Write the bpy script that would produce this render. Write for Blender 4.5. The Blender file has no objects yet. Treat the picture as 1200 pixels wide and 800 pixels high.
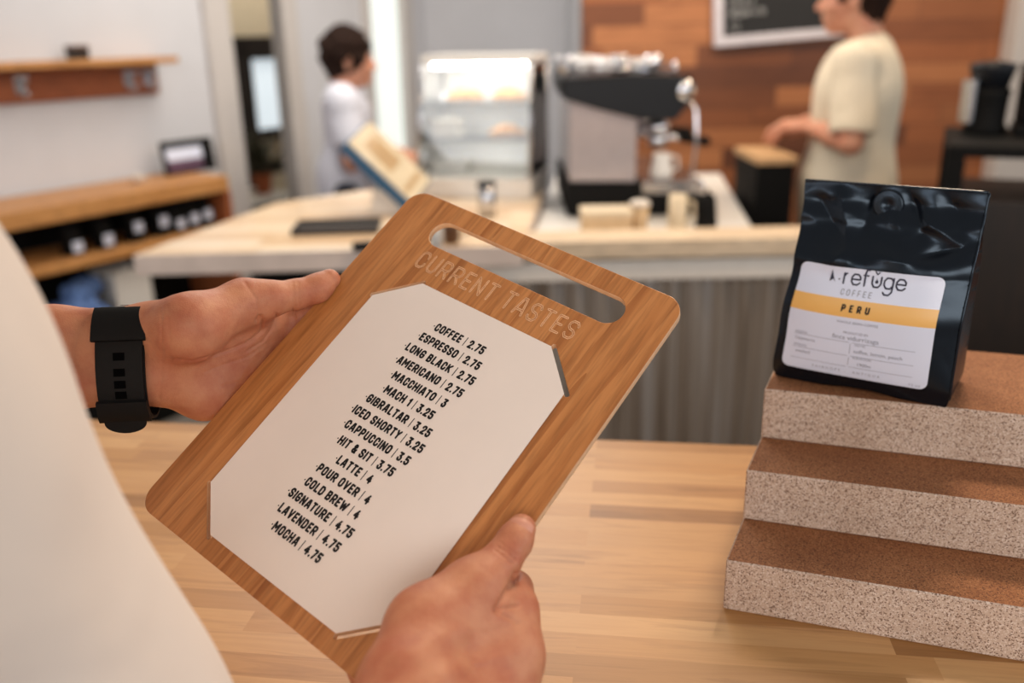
import bpy, bmesh, math, random
import numpy as np
from mathutils import Vector, Matrix, noise as mnoise

C = bpy.context.scene.collection
SC = bpy.context.scene
random.seed(7)

# ------------------------------------------------------------------ camera
F, CX, CY = 1050.0, 600.0, 400.0
HC = 1.54
PITCH = math.atan(360 / F)
ROLL = 0.02
cP, sP = math.cos(PITCH), math.sin(PITCH)
cR, sR = math.cos(ROLL), math.sin(ROLL)
CAM = Vector((0, 0, HC))
FW = Vector((0, cP, -sP))
UP0 = Vector((0, sP, cP))
RT0 = Vector((1, 0, 0))
RT = RT0 * cR - UP0 * sR
UP = UP0 * cR + RT0 * sR

cd = bpy.data.cameras.new('camera')
cam = bpy.data.objects.new('camera', cd)
C.objects.link(cam)
cam.matrix_world = Matrix(((RT.x, UP.x, -FW.x, 0), (RT.y, UP.y, -FW.y, 0), (RT.z, UP.z, -FW.z, HC), (0, 0, 0, 1)))
cd.sensor_width = 36
cd.lens = F / 1200 * 36
cd.clip_start = 0.02
cd.dof.use_dof = True
cd.dof.focus_distance = 0.70
cd.dof.aperture_fstop = 2.9
SC.camera = cam

# ------------------------------------------------------------------ world, lights, exposure
SC.view_settings.view_transform = 'Standard'
SC.view_settings.look = 'None'
SC.view_settings.gamma = 1
SC.view_settings.exposure = -0.14
try:
    SC.view_settings.use_curve_mapping = False
except Exception:
    pass
wd = bpy.data.worlds.new('world')
SC.world = wd
wd.use_nodes = True
bg = wd.node_tree.nodes['Background']
bg.inputs[0].default_value = (1.0, 0.93, 0.86, 1)
bg.inputs[1].default_value = 0.30


def area(name, loc, target, size, size_y, power, col, spread=180):
    l = bpy.data.lights.new(name, 'AREA')
    l.shape = 'RECTANGLE'
    l.size, l.size_y = size, size_y
    l.energy = power
    l.color = col
    l.spread = math.radians(spread)
    o = bpy.data.objects.new(name, l)
    C.objects.link(o)
    o.location = loc
    o.rotation_euler = (Vector(target) - Vector(loc)).to_track_quat('-Z', 'Y').to_euler()
    return o


# daylight from the shop windows behind and left of the photographer, ceiling lamps, an added cool fill at the right
area('window_daylight', (0.35, -2.7, 2.35), (0.1, 0.9, 1.15), 3.0, 1.5, 84, (1.0, 0.94, 0.89))
area('left_window_daylight', (-2.4, -1.4, 2.2), (-0.8, 1.5, 1.1), 1.6, 1.4, 40, (0.96, 0.97, 1.0))
area('ceiling_lamp_front', (0.9, 1.9, 2.75), (0.25, 0.8, 1.0), 0.32, 0.32, 34, (1.0, 0.76, 0.53))
area('ceiling_lamp_bar', (-0.3, 3.6, 2.9), (-0.3, 3.3, 1.0), 1.6, 1.0, 62, (1.0, 0.92, 0.82))
area('ceiling_lamp_wall', (1.6, 3.3, 2.9), (1.6, 4.5, 1.3), 1.0, 0.4, 34, (1.0, 0.78, 0.55))
area('side_window_daylight', (3.2, 0.4, 2.2), (0.6, 1.0, 1.2), 1.2, 1.2, 30, (0.72, 0.86, 1.0))  # added cool fill for the blue highlights on the foil bag


# ------------------------------------------------------------------ rays
def ray(px, py):
    return RT * ((px - CX) / F) + UP * (-(py - CY) / F) + FW


def W(px, py, d):
    return CAM + ray(px, py) * d


def Zp(px, py, z):
    r = ray(px, py)
    return CAM + r * ((z - HC) / r.z)


def Yp(px, py, y):
    r = ray(px, py)
    return CAM + r * (y / r.y)


# ------------------------------------------------------------------ materials
def s2l(c):
    return tuple((x / 12.92 if x <= 0.04045 else ((x + 0.055) / 1.055) ** 2.4) for x in c)


def rgb(r, g, b):
    return (*s2l((r / 255, g / 255, b / 255)), 1)


def new_mat(name):
    m = bpy.data.materials.new(name)
    m.use_nodes = True
    nt = m.node_tree
    return m, nt, nt.nodes['Principled BSDF']


def node(nt, t, **kw):
    n = nt.nodes.new(t)
    for k, v in kw.items():
        if k.startswith('i_'):
            n.inputs[k[2:].replace('_', ' ')].default_value = v
        else:
            setattr(n, k, v)
    return n


def ramp(nt, stops):
    r = nt.nodes.new('ShaderNodeValToRGB')
    el = r.color_ramp.elements
    while len(el) > 1:
        el.remove(el[-1])
    el[0].position, el[0].color = stops[0]
    for p, c in stops[1:]:
        e = el.new(p)
        e.color = c
    return r


def coords(nt, scale=(1, 1, 1), rot=(0, 0, 0), loc=(0, 0, 0)):
    tc = nt.nodes.new('ShaderNodeTexCoord')
    mp = nt.nodes.new('ShaderNodeMapping')
    mp.inputs['Scale'].default_value = scale
    mp.inputs['Rotation'].default_value = rot
    mp.inputs['Location'].default_value = loc
    nt.links.new(tc.outputs['Object'], mp.inputs['Vector'])
    return mp.outputs['Vector']


def bump(nt, bs, h, strength, dist=0.002):
    b = nt.nodes.new('ShaderNodeBump')
    b.inputs['Strength'].default_value = strength
    b.inputs['Distance'].default_value = dist
    nt.links.new(h, b.inputs['Height'])
    nt.links.new(b.outputs['Normal'], bs.inputs['Normal'])


def mix(nt, a, b, fac, mode='MIX'):
    n = nt.nodes.new('ShaderNodeMix')
    n.data_type = 'RGBA'
    n.blend_type = mode
    for sock, v in ((6, a), (7, b), (0, fac)):
        if hasattr(v, 'is_linked'):
            nt.links.new(v, n.inputs[sock])
        else:
            n.inputs[sock].default_value = v
    return n.outputs[2]


def plain(name, c, rough=0.5, metal=0.0, var=0.06, scale=30.0, spec=0.5, bmp=0.0, coat=0.0):
    m, nt, bs = new_mat(name)
    v = coords(nt)
    n = node(nt, 'ShaderNodeTexNoise', i_Scale=scale, i_Detail=3.0)
    nt.links.new(v, n.inputs['Vector'])
    lo = tuple(x * (1 - var) for x in c[:3]) + (1,)
    hi = tuple(min(1, x * (1 + var)) for x in c[:3]) + (1,)
    r = ramp(nt, [(0.3, lo), (0.7, hi)])
    nt.links.new(n.outputs[0], r.inputs[0])
    nt.links.new(r.outputs[0], bs.inputs['Base Color'])
    bs.inputs['Roughness'].default_value = rough
    bs.inputs['Metallic'].default_value = metal
    bs.inputs['Specular IOR Level'].default_value = spec
    bs.inputs['Coat Weight'].default_value = coat
    if bmp:
        bump(nt, bs, n.outputs[0], bmp)
    return m


def glow(name, c, s):
    m, nt, bs = new_mat(name)
    bs.inputs['Base Color'].default_value = c
    bs.inputs['Emission Color'].default_value = c
    bs.inputs['Emission Strength'].default_value = s
    return m


def glass(name, c=(0.985, 0.995, 0.99, 1), rough=0.02):
    m, nt, bs = new_mat(name)
    out = nt.nodes['Material Output']
    tr = node(nt, 'ShaderNodeBsdfTransparent')
    tr.inputs[0].default_value = c
    gl = node(nt, 'ShaderNodeBsdfGlossy')
    gl.inputs['Roughness'].default_value = rough
    fr = node(nt, 'ShaderNodeFresnel', i_IOR=1.5)
    mx = nt.nodes.new('ShaderNodeMixShader')
    nt.links.new(fr.outputs[0], mx.inputs[0])
    nt.links.new(tr.outputs[0], mx.inputs[1])
    nt.links.new(gl.outputs[0], mx.inputs[2])
    nt.links.new(mx.outputs[0], out.inputs['Surface'])
    return m


def grain_wood(name, stops, stretch=(60, 4, 60), rough=0.45, rings=0.0, bmp=0.15, fine=0.35):
    """long-grained timber; the grain runs along the axis with the small stretch value"""
    m, nt, bs = new_mat(name)
    v = coords(nt, stretch)
    n1 = node(nt, 'ShaderNodeTexNoise', i_Scale=1.0, i_Detail=6.0, i_Roughness=0.6, i_Distortion=0.6)
    nt.links.new(v, n1.inputs['Vector'])
    v2 = coords(nt, tuple(x * 0.16 for x in stretch))
    n2 = node(nt, 'ShaderNodeTexNoise', i_Scale=1.0, i_Detail=2.0, i_Distortion=1.2)
    nt.links.new(v2, n2.inputs['Vector'])
    # cathedral figure: contour lines of a stretched noise field
    mul = node(nt, 'ShaderNodeMath', operation='MULTIPLY')
    mul.inputs[1].default_value = 9.0
    nt.links.new(n2.outputs[0], mul.inputs[0])
    fr = node(nt, 'ShaderNodeMath', operation='FRACT')
    nt.links.new(mul.outputs[0], fr.inputs[0])
    add = node(nt, 'ShaderNodeMath', operation='MULTIPLY_ADD')
    nt.links.new(fr.outputs[0], add.inputs[0])
    add.inputs[1].default_value = rings
    sub = node(nt, 'ShaderNodeMath', operation='MULTIPLY')
    sub.inputs[1].default_value = 1 - rings
    nt.links.new(n1.outputs[0], sub.inputs[0])
    nt.links.new(sub.outputs[0], add.inputs[2])
    r = ramp(nt, stops)
    nt.links.new(add.outputs[0], r.inputs[0])
    v3 = coords(nt, tuple(x * 5 for x in stretch))
    n3 = node(nt, 'ShaderNodeTexNoise', i_Scale=1.0, i_Detail=2.0)
    nt.links.new(v3, n3.inputs['Vector'])
    r3 = ramp(nt, [(0.35, (1 - fine, 1 - fine, 1 - fine, 1)), (0.55, (1, 1, 1, 1))])
    nt.links.new(n3.outputs[0], r3.inputs[0])
    col = mix(nt, r.outputs[0], r3.outputs[0], 1.0, 'MULTIPLY')
    nt.links.new(col, bs.inputs['Base Color'])
    bs.inputs['Roughness'].default_value = rough
    if bmp:
        bump(nt, bs, n1.outputs[0], bmp, 0.001)
    return m


def stave_wood(name, stops, width=0.5, row=0.04, rough=0.4, grain=(6, 90, 90), bmp=0.05, plane='XY', gfac=0.55, mortar=0.0006, gap=(0.2, 0.1, 0.05, 1)):
    """butcher block or plank wall: staves along X, rows along Y (or Z)"""
    m, nt, bs = new_mat(name)
    rot = (0, 0, 0) if plane == 'XY' else (math.pi / 2, 0, 0)
    v = coords(nt, (1, 1, 1), rot)
    br = nt.nodes.new('ShaderNodeTexBrick')
    br.offset = 0.37
    br.offset_frequency = 2
    br.squash = 0.7
    br.squash_frequency = 3
    br.inputs['Color1'].default_value = (0, 0, 0, 1)
    br.inputs['Color2'].default_value = (1, 1, 1, 1)
    br.inputs['Mortar'].default_value = (0.5, 0.5, 0.5, 1)
    br.inputs['Scale'].default_value = 1.0
    br.inputs['Mortar Size'].default_value = mortar
    br.inputs['Mortar Smooth'].default_value = 0.3
    br.inputs['Brick Width'].default_value = width
    br.inputs['Row Height'].default_value = row
    nt.links.new(v, br.inputs['Vector'])
    r = ramp(nt, stops)
    nt.links.new(br.outputs['Color'], r.inputs[0])
    # every stave gets its own piece of grain
    vg = coords(nt, grain)
    ad = node(nt, 'ShaderNodeVectorMath', operation='MULTIPLY_ADD')
    nt.links.new(br.outputs['Color'], ad.inputs[0])
    ad.inputs[1].default_value = (37.0, 91.0, 53.0)
    nt.links.new(vg, ad.inputs[2])
    n = node(nt, 'ShaderNodeTexNoise', i_Scale=1.0, i_Detail=5.0, i_Roughness=0.6, i_Distortion=0.8)
    nt.links.new(ad.outputs[0], n.inputs['Vector'])
    g = ramp(nt, [(0.25, (0.62, 0.55, 0.48, 1)), (0.5, (1, 1, 1, 1)), (0.75, (0.86, 0.82, 0.78, 1))])
    nt.links.new(n.outputs[0], g.inputs[0])
    col = mix(nt, r.outputs[0], g.outputs[0], gfac, 'MULTIPLY')
    col = mix(nt, col, gap, br.outputs['Fac'])
    nt.links.new(col, bs.inputs['Base Color'])
    bs.inputs['Roughness'].default_value = rough
    if bmp:
        bump(nt, bs, n.outputs[0], bmp, 0.001)
    return m


def speckle(name, base, dark, light, scale=420.0, rough=0.85, blotch=None, bmp=0.5):
    """pressed cork / particle board"""
    m, nt, bs = new_mat(name)
    v = coords(nt)
    vo = node(nt, 'ShaderNodeTexVoronoi', i_Scale=scale)
    nt.links.new(v, vo.inputs['Vector'])
    sep = nt.nodes.new('ShaderNodeSeparateColor')
    nt.links.new(vo.outputs['Color'], sep.inputs[0])
    r = ramp(nt, [(0.0, dark), (0.14, dark), (0.2, base), (0.72, base), (0.92, light)])
    nt.links.new(sep.outputs[0], r.inputs[0])
    n = node(nt, 'ShaderNodeTexNoise', i_Scale=14.0, i_Detail=4.0)
    nt.links.new(v, n.inputs['Vector'])
    b = blotch or (0.8, 0.74, 0.68, 1)
    g = ramp(nt, [(0.35, b), (0.62, (1, 1, 1, 1))])
    nt.links.new(n.outputs[0], g.inputs[0])
    col = mix(nt, r.outputs[0], g.outputs[0], 1.0, 'MULTIPLY')
    nt.links.new(col, bs.inputs['Base Color'])
    bs.inputs['Roughness'].default_value = rough
    bump(nt, bs, sep.outputs[0], bmp, 0.0008)
    return m


def skin_mat(name, base, red, scale=45.0):
    m, nt, bs = new_mat(name)
    v = coords(nt)
    n = node(nt, 'ShaderNodeTexNoise', i_Scale=scale, i_Detail=5.0, i_Roughness=0.6)
    nt.links.new(v, n.inputs['Vector'])
    r = ramp(nt, [(0.35, base), (0.68, red)])
    nt.links.new(n.outputs[0], r.inputs[0])
    nt.links.new(r.outputs[0], bs.inputs['Base Color'])
    bs.inputs['Roughness'].default_value = 0.52
    bs.inputs['Specular IOR Level'].default_value = 0.35
    bs.inputs['Subsurface Weight'].default_value = 0.12
    bs.inputs['Subsurface Radius'].default_value = (1.0, 0.35, 0.2)
    bs.inputs['Subsurface Scale'].default_value = 0.006
    f = node(nt, 'ShaderNodeTexVoronoi', i_Scale=900.0)
    nt.links.new(v, f.inputs['Vector'])
    n2 = node(nt, 'ShaderNodeTexNoise', i_Scale=160.0, i_Detail=3.0)
    nt.links.new(v, n2.inputs['Vector'])
    ad = node(nt, 'ShaderNodeMath', operation='MULTIPLY_ADD')
    nt.links.new(f.outputs['Distance'], ad.inputs[0])
    ad.inputs[1].default_value = 0.35
    nt.links.new(n2.outputs[0], ad.inputs[2])
    bump(nt, bs, ad.outputs[0], 0.3, 0.0014)
    return m


def cloth_mat(name, c, scale=1500.0, rough=0.9, fold=0.3, fscale=9.0):
    m, nt, bs = new_mat(name)
    v = coords(nt)
    n = node(nt, 'ShaderNodeTexNoise', i_Scale=fscale, i_Detail=2.0, i_Distortion=0.7)
    nt.links.new(v, n.inputs['Vector'])
    w = node(nt, 'ShaderNodeTexNoise', i_Scale=scale, i_Detail=1.0)
    nt.links.new(v, w.inputs['Vector'])
    r = ramp(nt, [(0.3, tuple(x * 0.93 for x in c[:3]) + (1,)), (0.7, c)])
    nt.links.new(w.outputs[0], r.inputs[0])
    nt.links.new(r.outputs[0], bs.inputs['Base Color'])
    bs.inputs['Roughness'].default_value = rough
    bs.inputs['Specular IOR Level'].default_value = 0.2
    bump(nt, bs, n.outputs[0], fold, 0.02)
    return m


MAT = {}
MAT['white_wall'] = plain('white_wall_paint', rgb(198, 198, 202), 0.8, var=0.02, scale=6)
MAT['trim'] = plain('door_trim_paint', rgb(192, 186, 182), 0.6, var=0.03)
MAT['floor'] = plain('concrete_floor', rgb(120, 112, 104), 0.6, var=0.15, scale=4)
MAT['table'] = stave_wood('maple_butcher_block', [(0.0, rgb(152, 106, 58)), (0.2, rgb(184, 136, 82)), (0.55, rgb(193, 145, 92)), (0.85, rgb(203, 158, 106)), (1.0, rgb(168, 119, 68))],
                          width=0.40, row=0.027, rough=0.4, grain=(6, 70, 70), gfac=0.85, gap=rgb(170, 124, 76), mortar=0.0)
MAT['bar_top'] = stave_wood('bar_butcher_block', [(0.0, rgb(206, 170, 130)), (0.5, rgb(226, 200, 168)), (1.0, rgb(232, 214, 190))], width=0.5, row=0.09, rough=0.28, grain=(5, 40, 40), gfac=0.4)  # tones lightened to hold the reflection that whitens the top
MAT['bar_edge'] = plain('bar_end_grain', rgb(206, 188, 176), 0.4, var=0.12, scale=8)
MAT['cap'] = grain_wood('pale_cap_timber', [(0.3, rgb(206, 180, 148)), (0.7, rgb(226, 204, 176))], (4, 60, 60), 0.45)
MAT['fascia'] = plain('grey_fascia_paint', rgb(216, 206, 194), 0.6, var=0.03)
MAT['wood_wall'] = stave_wood('reclaimed_plank_wall', [(0.0, rgb(92, 50, 26)), (0.2, rgb(126, 72, 38)), (0.45, rgb(152, 90, 50)), (0.62, rgb(140, 80, 42)), (0.82, rgb(176, 114, 70)), (1.0, rgb(124, 70, 36))],
                              width=0.66, row=0.098, rough=0.5, grain=(2.4, 16, 16), plane='XZ', gfac=0.9, mortar=0.002, gap=rgb(70, 38, 20))
MAT['cherry'] = grain_wood('cherry_board', [(0.25, rgb(154, 90, 44)), (0.45, rgb(186, 120, 66)), (0.6, rgb(200, 134, 78)), (0.8, rgb(168, 102, 52))], (75, 5, 75), 0.42, rings=0.25, bmp=0.04, fine=0.2)
MAT['ply_edge'] = plain('pale_cut_edge', rgb(218, 178, 140), 0.55, var=0.1, scale=200)
MAT['groove'] = plain('pale_routed_groove', rgb(232, 184, 140), 0.6, var=0.12, scale=300)
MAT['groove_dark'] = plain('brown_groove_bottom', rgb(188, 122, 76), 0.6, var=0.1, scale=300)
MAT['paper'] = plain('card_stock', rgb(236, 222, 212), 0.7, var=0.01)
MAT['ink'] = plain('black_ink', rgb(22, 18, 18), 0.6, var=0.1)
MAT['navy_ink'] = plain('navy_ink', rgb(24, 24, 52), 0.5)
MAT['grey_ink'] = plain('grey_ink', rgb(150, 152, 162), 0.6)
MAT['label_white'] = plain('glossy_label', rgb(216, 222, 240), 0.3, var=0.01)  # white with the blue of the cool light put into it
MAT['label_orange'] = plain('orange_band', rgb(234, 182, 104), 0.35, var=0.02)
MAT['cork_top'] = speckle('cork_tread', rgb(150, 96, 58), rgb(104, 62, 36), rgb(176, 122, 80), scale=1100, blotch=(0.8, 0.74, 0.68, 1), bmp=0.25)
MAT['cork_front'] = speckle('particle_riser', rgb(192, 168, 150), rgb(128, 102, 86), rgb(216, 198, 184), scale=1000, blotch=(0.88, 0.84, 0.8, 1), bmp=0.3)
MAT['skin'] = skin_mat('hand_skin', rgb(197, 134, 100), rgb(178, 106, 78))
MAT['skin2'] = skin_mat('barista_skin', rgb(206, 152, 124), rgb(194, 128, 102), 20)
MAT['nail'] = plain('fingernail', rgb(208, 146, 122), 0.48, var=0.03, spec=0.3)
MAT['lip'] = plain('lip', rgb(176, 98, 84), 0.4)
MAT['eye'] = plain('eye', rgb(48, 36, 30), 0.15)
MAT['tee_white'] = cloth_mat('white_jersey', rgb(226, 214, 204), fold=0.35, fscale=7.0)
MAT['tee_cool'] = cloth_mat('pale_blue_jersey', rgb(212, 214, 226))
MAT['tee_cream'] = cloth_mat('cream_jersey', rgb(226, 212, 188), fold=0.4)
MAT['denim'] = cloth_mat('dark_denim', rgb(44, 48, 62))
MAT['shoe'] = plain('dark_shoe', rgb(36, 32, 30), 0.6)
MAT['hair'] = plain('dark_hair', rgb(36, 22, 16), 0.85, var=0.5, scale=90, spec=0.15, bmp=0.6)
MAT['rubber'] = plain('black_rubber', rgb(14, 13, 13), 0.6, var=0.12, scale=400, spec=0.2)
MAT['steel'] = plain('brushed_steel', rgb(196, 196, 200), 0.25, 1.0, var=0.05)
MAT['chrome'] = plain('chrome', rgb(232, 232, 236), 0.08, 1.0, var=0.01)
MAT['galv'] = grain_wood('galvanised_steel', [(0.3, rgb(120, 102, 84)), (0.5, rgb(172, 158, 144)), (0.75, rgb(204, 200, 198))], (26, 26, 0.7), 0.36, bmp=0, fine=0.05)  # vertical tan and grey bands paint in the warm reflections
MAT['galv'].node_tree.nodes['Principled BSDF'].inputs['Metallic'].default_value = 0.55
MAT['hole'] = plain('dark_recess', rgb(4, 4, 4), 0.95, spec=0.05)
MAT['black'] = plain('black_paint', rgb(12, 11, 10), 0.7, var=0.1, spec=0.15)
MAT['dark_brown'] = grain_wood('dark_walnut', [(0.3, rgb(22, 14, 9)), (0.7, rgb(38, 24, 15))], (30, 30, 4), 0.5)
MAT['hood'] = plain('charcoal_enamel', rgb(26, 28, 32), 0.4, var=0.05, spec=0.25)
MAT['oak'] = grain_wood('honey_oak', [(0.3, rgb(176, 118, 62)), (0.7, rgb(206, 150, 92))], (4, 50, 50), 0.45)
MAT['red_oak'] = grain_wood('red_oak', [(0.3, rgb(140, 74, 40)), (0.7, rgb(168, 96, 56))], (4, 50, 50), 0.5)
MAT['boiler'] = plain('pearl_enamel', rgb(186, 176, 176), 0.2, 0.3, var=0.04)  # steel panel: its pinkish white reflection is put into the colour
MAT['tan_wood'] = grain_wood('tan_timber', [(0.3, rgb(186, 142, 96)), (0.7, rgb(214, 174, 128))], (4, 40, 40), 0.5)
MAT['white_lam'] = plain('white_laminate', rgb(230, 226, 220), 0.3, var=0.02)
MAT['white_plastic'] = plain('white_plastic', rgb(226, 222, 216), 0.45, var=0.03)
MAT['cream_plastic'] = plain('cream_plastic', rgb(214, 196, 166), 0.4, var=0.05)
MAT['screen'] = plain('cream_screen', rgb(206, 190, 162), 0.25, var=0.06)
MAT['screen_fig'] = plain('tan_screen_print', rgb(176, 146, 108), 0.3, var=0.1)
MAT['teal'] = plain('blue_tablet_frame', rgb(46, 92, 128), 0.35)
MAT['tan_paper'] = plain('tan_paper', rgb(206, 176, 136), 0.7, var=0.08)
MAT['blue_cloth'] = cloth_mat('blue_cloth', rgb(96, 124, 176), fold=1.0, fscale=30)
MAT['pink'] = plain('pink_cloth', rgb(206, 168, 158), 0.7, var=0.1)
MAT['foil'] = None
MAT['chalk'] = plain('blackboard', rgb(22, 22, 24), 0.7, var=0.15, scale=8)
MAT['chalk_ink'] = plain('chalk_white', rgb(206, 206, 206), 0.8)
MAT['frame_white'] = plain('whitewashed_frame', rgb(206, 200, 206), 0.6)
MAT['glass'] = glass('clear_glass')
MAT['brown'] = plain('brown_ceramic', rgb(94, 62, 40), 0.35)
MAT['purple'] = plain('plum_print', rgb(84, 58, 78), 0.5)
MAT['warm_wall'] = plain('cream_back_wall', rgb(226, 210, 182), 0.8, var=0.03)
MAT['plant'] = plain('dark_leaf', rgb(52, 50, 34), 0.6, var=0.3)
MAT['terracotta'] = plain('terracotta', rgb(170, 92, 54), 0.7)
MAT['pastry'] = plain('baked_crust', rgb(206, 150, 88), 0.6, var=0.2, scale=40, bmp=0.4)
MAT['day'] = glow('daylit_window', (0.84, 0.93, 0.91, 1), 0.6)
MAT['day_blue'] = glow('daylit_back_window', (0.78, 0.88, 0.95, 1), 0.75)
MAT['led'] = glow('case_lamp', (1.0, 0.97, 0.92, 1), 30.0)  # added emitter that brightens the inside of the pastry case


def foil_mat():
    m, nt, bs = new_mat('black_foil')
    v = coords(nt)
    n = node(nt, 'ShaderNodeTexNoise', i_Scale=22.0, i_Detail=2.0, i_Distortion=0.8)
    nt.links.new(v, n.inputs['Vector'])
    bs.inputs['Base Color'].default_value = (0.004, 0.005, 0.008, 1)
    bs.inputs['Roughness'].default_value = 0.27
    bs.inputs['Specular IOR Level'].default_value = 0.5
    bs.inputs['Specular Tint'].default_value = (0.62, 0.8, 1.0, 1)
    bump(nt, bs, n.outputs[0], 0.25, 0.004)
    return m


MAT['foil'] = foil_mat()


# ------------------------------------------------------------------ object helpers
def tag(o, label=None, cat=None, group=None, kind=None):
    if label:
        o['label'] = label
    if cat:
        o['category'] = cat
    if group:
        o['group'] = group
    if kind:
        o['kind'] = kind
    return o


def thing(name, label, cat, loc=(0, 0, 0), rz=0.0, group=None):
    o = bpy.data.objects.new(name, None)
    o.empty_display_size = 0.05
    C.objects.link(o)
    o.location = loc
    o.rotation_euler = (0, 0, rz)
    return tag(o, label, cat, group)


def link_mesh(name, me, mats, parent=None, loc=(0, 0, 0), rot=(0, 0, 0)):
    for m in (mats if isinstance(mats, (list, tuple)) else [mats]):
        me.materials.append(m)
    o = bpy.data.objects.new(name, me)
    C.objects.link(o)
    o.parent = parent
    o.location = loc
    o.rotation_euler = rot
    return o


class MB:
    """collects shapes into one mesh"""

    def __init__(self):
        self.bm = bmesh.new()

    def _add(self, tmp, mi=0, smooth=False):
        for f in tmp.faces:
            f.material_index = mi
            f.smooth = smooth
        me = bpy.data.meshes.new('tmp')
        tmp.to_mesh(me)
        tmp.free()
        self.bm.from_mesh(me)
        bpy.data.meshes.remove(me)
        return self

    def box(self, lo, hi, bevel=0.002, rot=None, mi=0, segs=2):
        b = bmesh.new()
        bmesh.ops.create_cube(b, size=1)
        lo, hi = Vector(lo), Vector(hi)
        c, s = (lo + hi) / 2, hi - lo
        for v in b.verts:
            v.co = Vector((v.co.x * s.x, v.co.y * s.y, v.co.z * s.z))
        if bevel:
            bmesh.ops.bevel(b, geom=list(b.edges), offset=min(bevel, min(s) * 0.45), segments=segs, affect='EDGES', profile=0.5)
        for v in b.verts:
            if rot is not None:
                v.co = rot @ v.co
            v.co += c
        return self._add(b, mi)

    def prism(self, pts, y0, y1, bevel=0.0, mi=0, axis='Y', segs=2):
        """polygon pts given as (x, z) swept from y0 to y1 (or (x, y) swept along Z)"""
        b = bmesh.new()
        conv = (lambda p, t: (p[0], t, p[1])) if axis == 'Y' else (lambda p, t: (p[0], p[1], t))
        if axis == 'X':
            conv = lambda p, t: (t, p[0], p[1])
        A = [b.verts.new(conv(p, y0)) for p in pts]
        B = [b.verts.new(conv(p, y1)) for p in pts]
        b.faces.new(A)
        b.faces.new(B[::-1])
        n = len(pts)
        for i in range(n):
            b.faces.new((A[i], B[i], B[(i + 1) % n], A[(i + 1) % n]))
        bmesh.ops.recalc_face_normals(b, faces=b.faces)
        if bevel:
            bmesh.ops.bevel(b, geom=list(b.edges), offset=bevel, segments=segs, affect='EDGES', profile=0.5)
        return self._add(b, mi)

    def lathe(self, prof, c=(0, 0, 0), n=28, mi=0, axis=None, cap=True):
        """profile of (radius, height) turned about Z (or about a given axis direction)"""
        b = bmesh.new()
        rings = []
        for r, z in prof:
            rings.append([b.verts.new((r * math.cos(2 * math.pi * i / n), r * math.sin(2 * math.pi * i / n), z)) for i in range(n)])
        for a, d in zip(rings, rings[1:]):
            for i in range(n):
                b.faces.new((a[i], a[(i + 1) % n], d[(i + 1) % n], d[i]))
        if cap:
            if prof[0][0] > 1e-5:
                b.faces.new(rings[0][::-1])
            if prof[-1][0] > 1e-5:
                b.faces.new(rings[-1])
        bmesh.ops.remove_doubles(b, verts=b.verts, dist=1e-6)
        bmesh.ops.recalc_face_normals(b, faces=b.faces)
        q = Vector(axis).normalized().to_track_quat('Z', 'Y') if axis is not None else None
        for v in b.verts:
            if q:
                v.co = q @ v.co
            v.co += Vector(c)
        return self._add(b, mi, True)

    def tube(self, pts, r, n=10, mi=0, closed=False):
        pts = [Vector(p) for p in pts]
        rs = r if isinstance(r, (list, tuple)) else [r] * len(pts)
        b = bmesh.new()
        rings = []
        prev = None
        m = len(pts)
        for i, p in enumerate(pts):
            t = (pts[(i + 1) % m] - pts[i - 1]) if closed else (pts[min(i + 1, m - 1)] - pts[max(i - 1, 0)])
            t.normalize()
            if prev is None:
                u = t.orthogonal().normalized()
            else:
                u = (prev - t * prev.dot(t)).normalized()
            prev = u
            w = t.cross(u)
            rings.append([b.verts.new(p + (u * math.cos(2 * math.pi * k / n) + w * math.sin(2 * math.pi * k / n)) * rs[i]) for k in range(n)])
        for a, d in list(zip(rings, rings[1:])) + ([(rings[-1], rings[0])] if closed else []):
            for k in range(n):
                b.faces.new((a[k], a[(k + 1) % n], d[(k + 1) % n], d[k]))
        if not closed:
            b.faces.new(rings[0][::-1])
            b.faces.new(rings[-1])
        bmesh.ops.recalc_face_normals(b, faces=b.faces)
        return self._add(b, mi, True)

    def grid(self, fn, nu, nv, mi=0, smooth=True, wrap=False):
        b = bmesh.new()
        V = [[b.verts.new(fn(i / nu, j / nv)) for j in range(nv + 1)] for i in range(nu + 1)]
        for i in range(nu):
            for j in range(nv):
                b.faces.new((V[i][j], V[i + 1][j], V[i + 1][j + 1], V[i][j + 1]))
        if wrap:
            bmesh.ops.remove_doubles(b, verts=b.verts, dist=1e-6)
        return self._add(b, mi, smooth)

    def polys(self, verts, faces, mi=0, smooth=False):
        b = bmesh.new()
        V = [b.verts.new(v) for v in verts]
        for f in faces:
            try:
                b.faces.new([V[i] for i in f])
            except ValueError:
                pass
        return self._add(b, mi, smooth)

    def build(self, name, mats, parent=None, loc=(0, 0, 0), rot=(0, 0, 0), xf=None):
        me = bpy.data.meshes.new(name)
        if xf is not None:
            self.bm.transform(xf)
        self.bm.to_mesh(me)
        self.bm.free()
        return link_mesh(name, me, mats, parent, loc, rot)


def copy_thing(root, loc=None, rz=None, label=None):
    c = root.copy()
    C.objects.link(c)
    if loc is not None:
        c.location = loc
    if rz is not None:
        c.rotation_euler = (0, 0, rz)
    if label:
        c['label'] = label
    for ch in list(root.children):
        d = ch.copy()
        C.objects.link(d)
        d.parent = c
        for g in list(ch.children):
            e = g.copy()
            C.objects.link(e)
            e.parent = d
    return c


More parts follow.
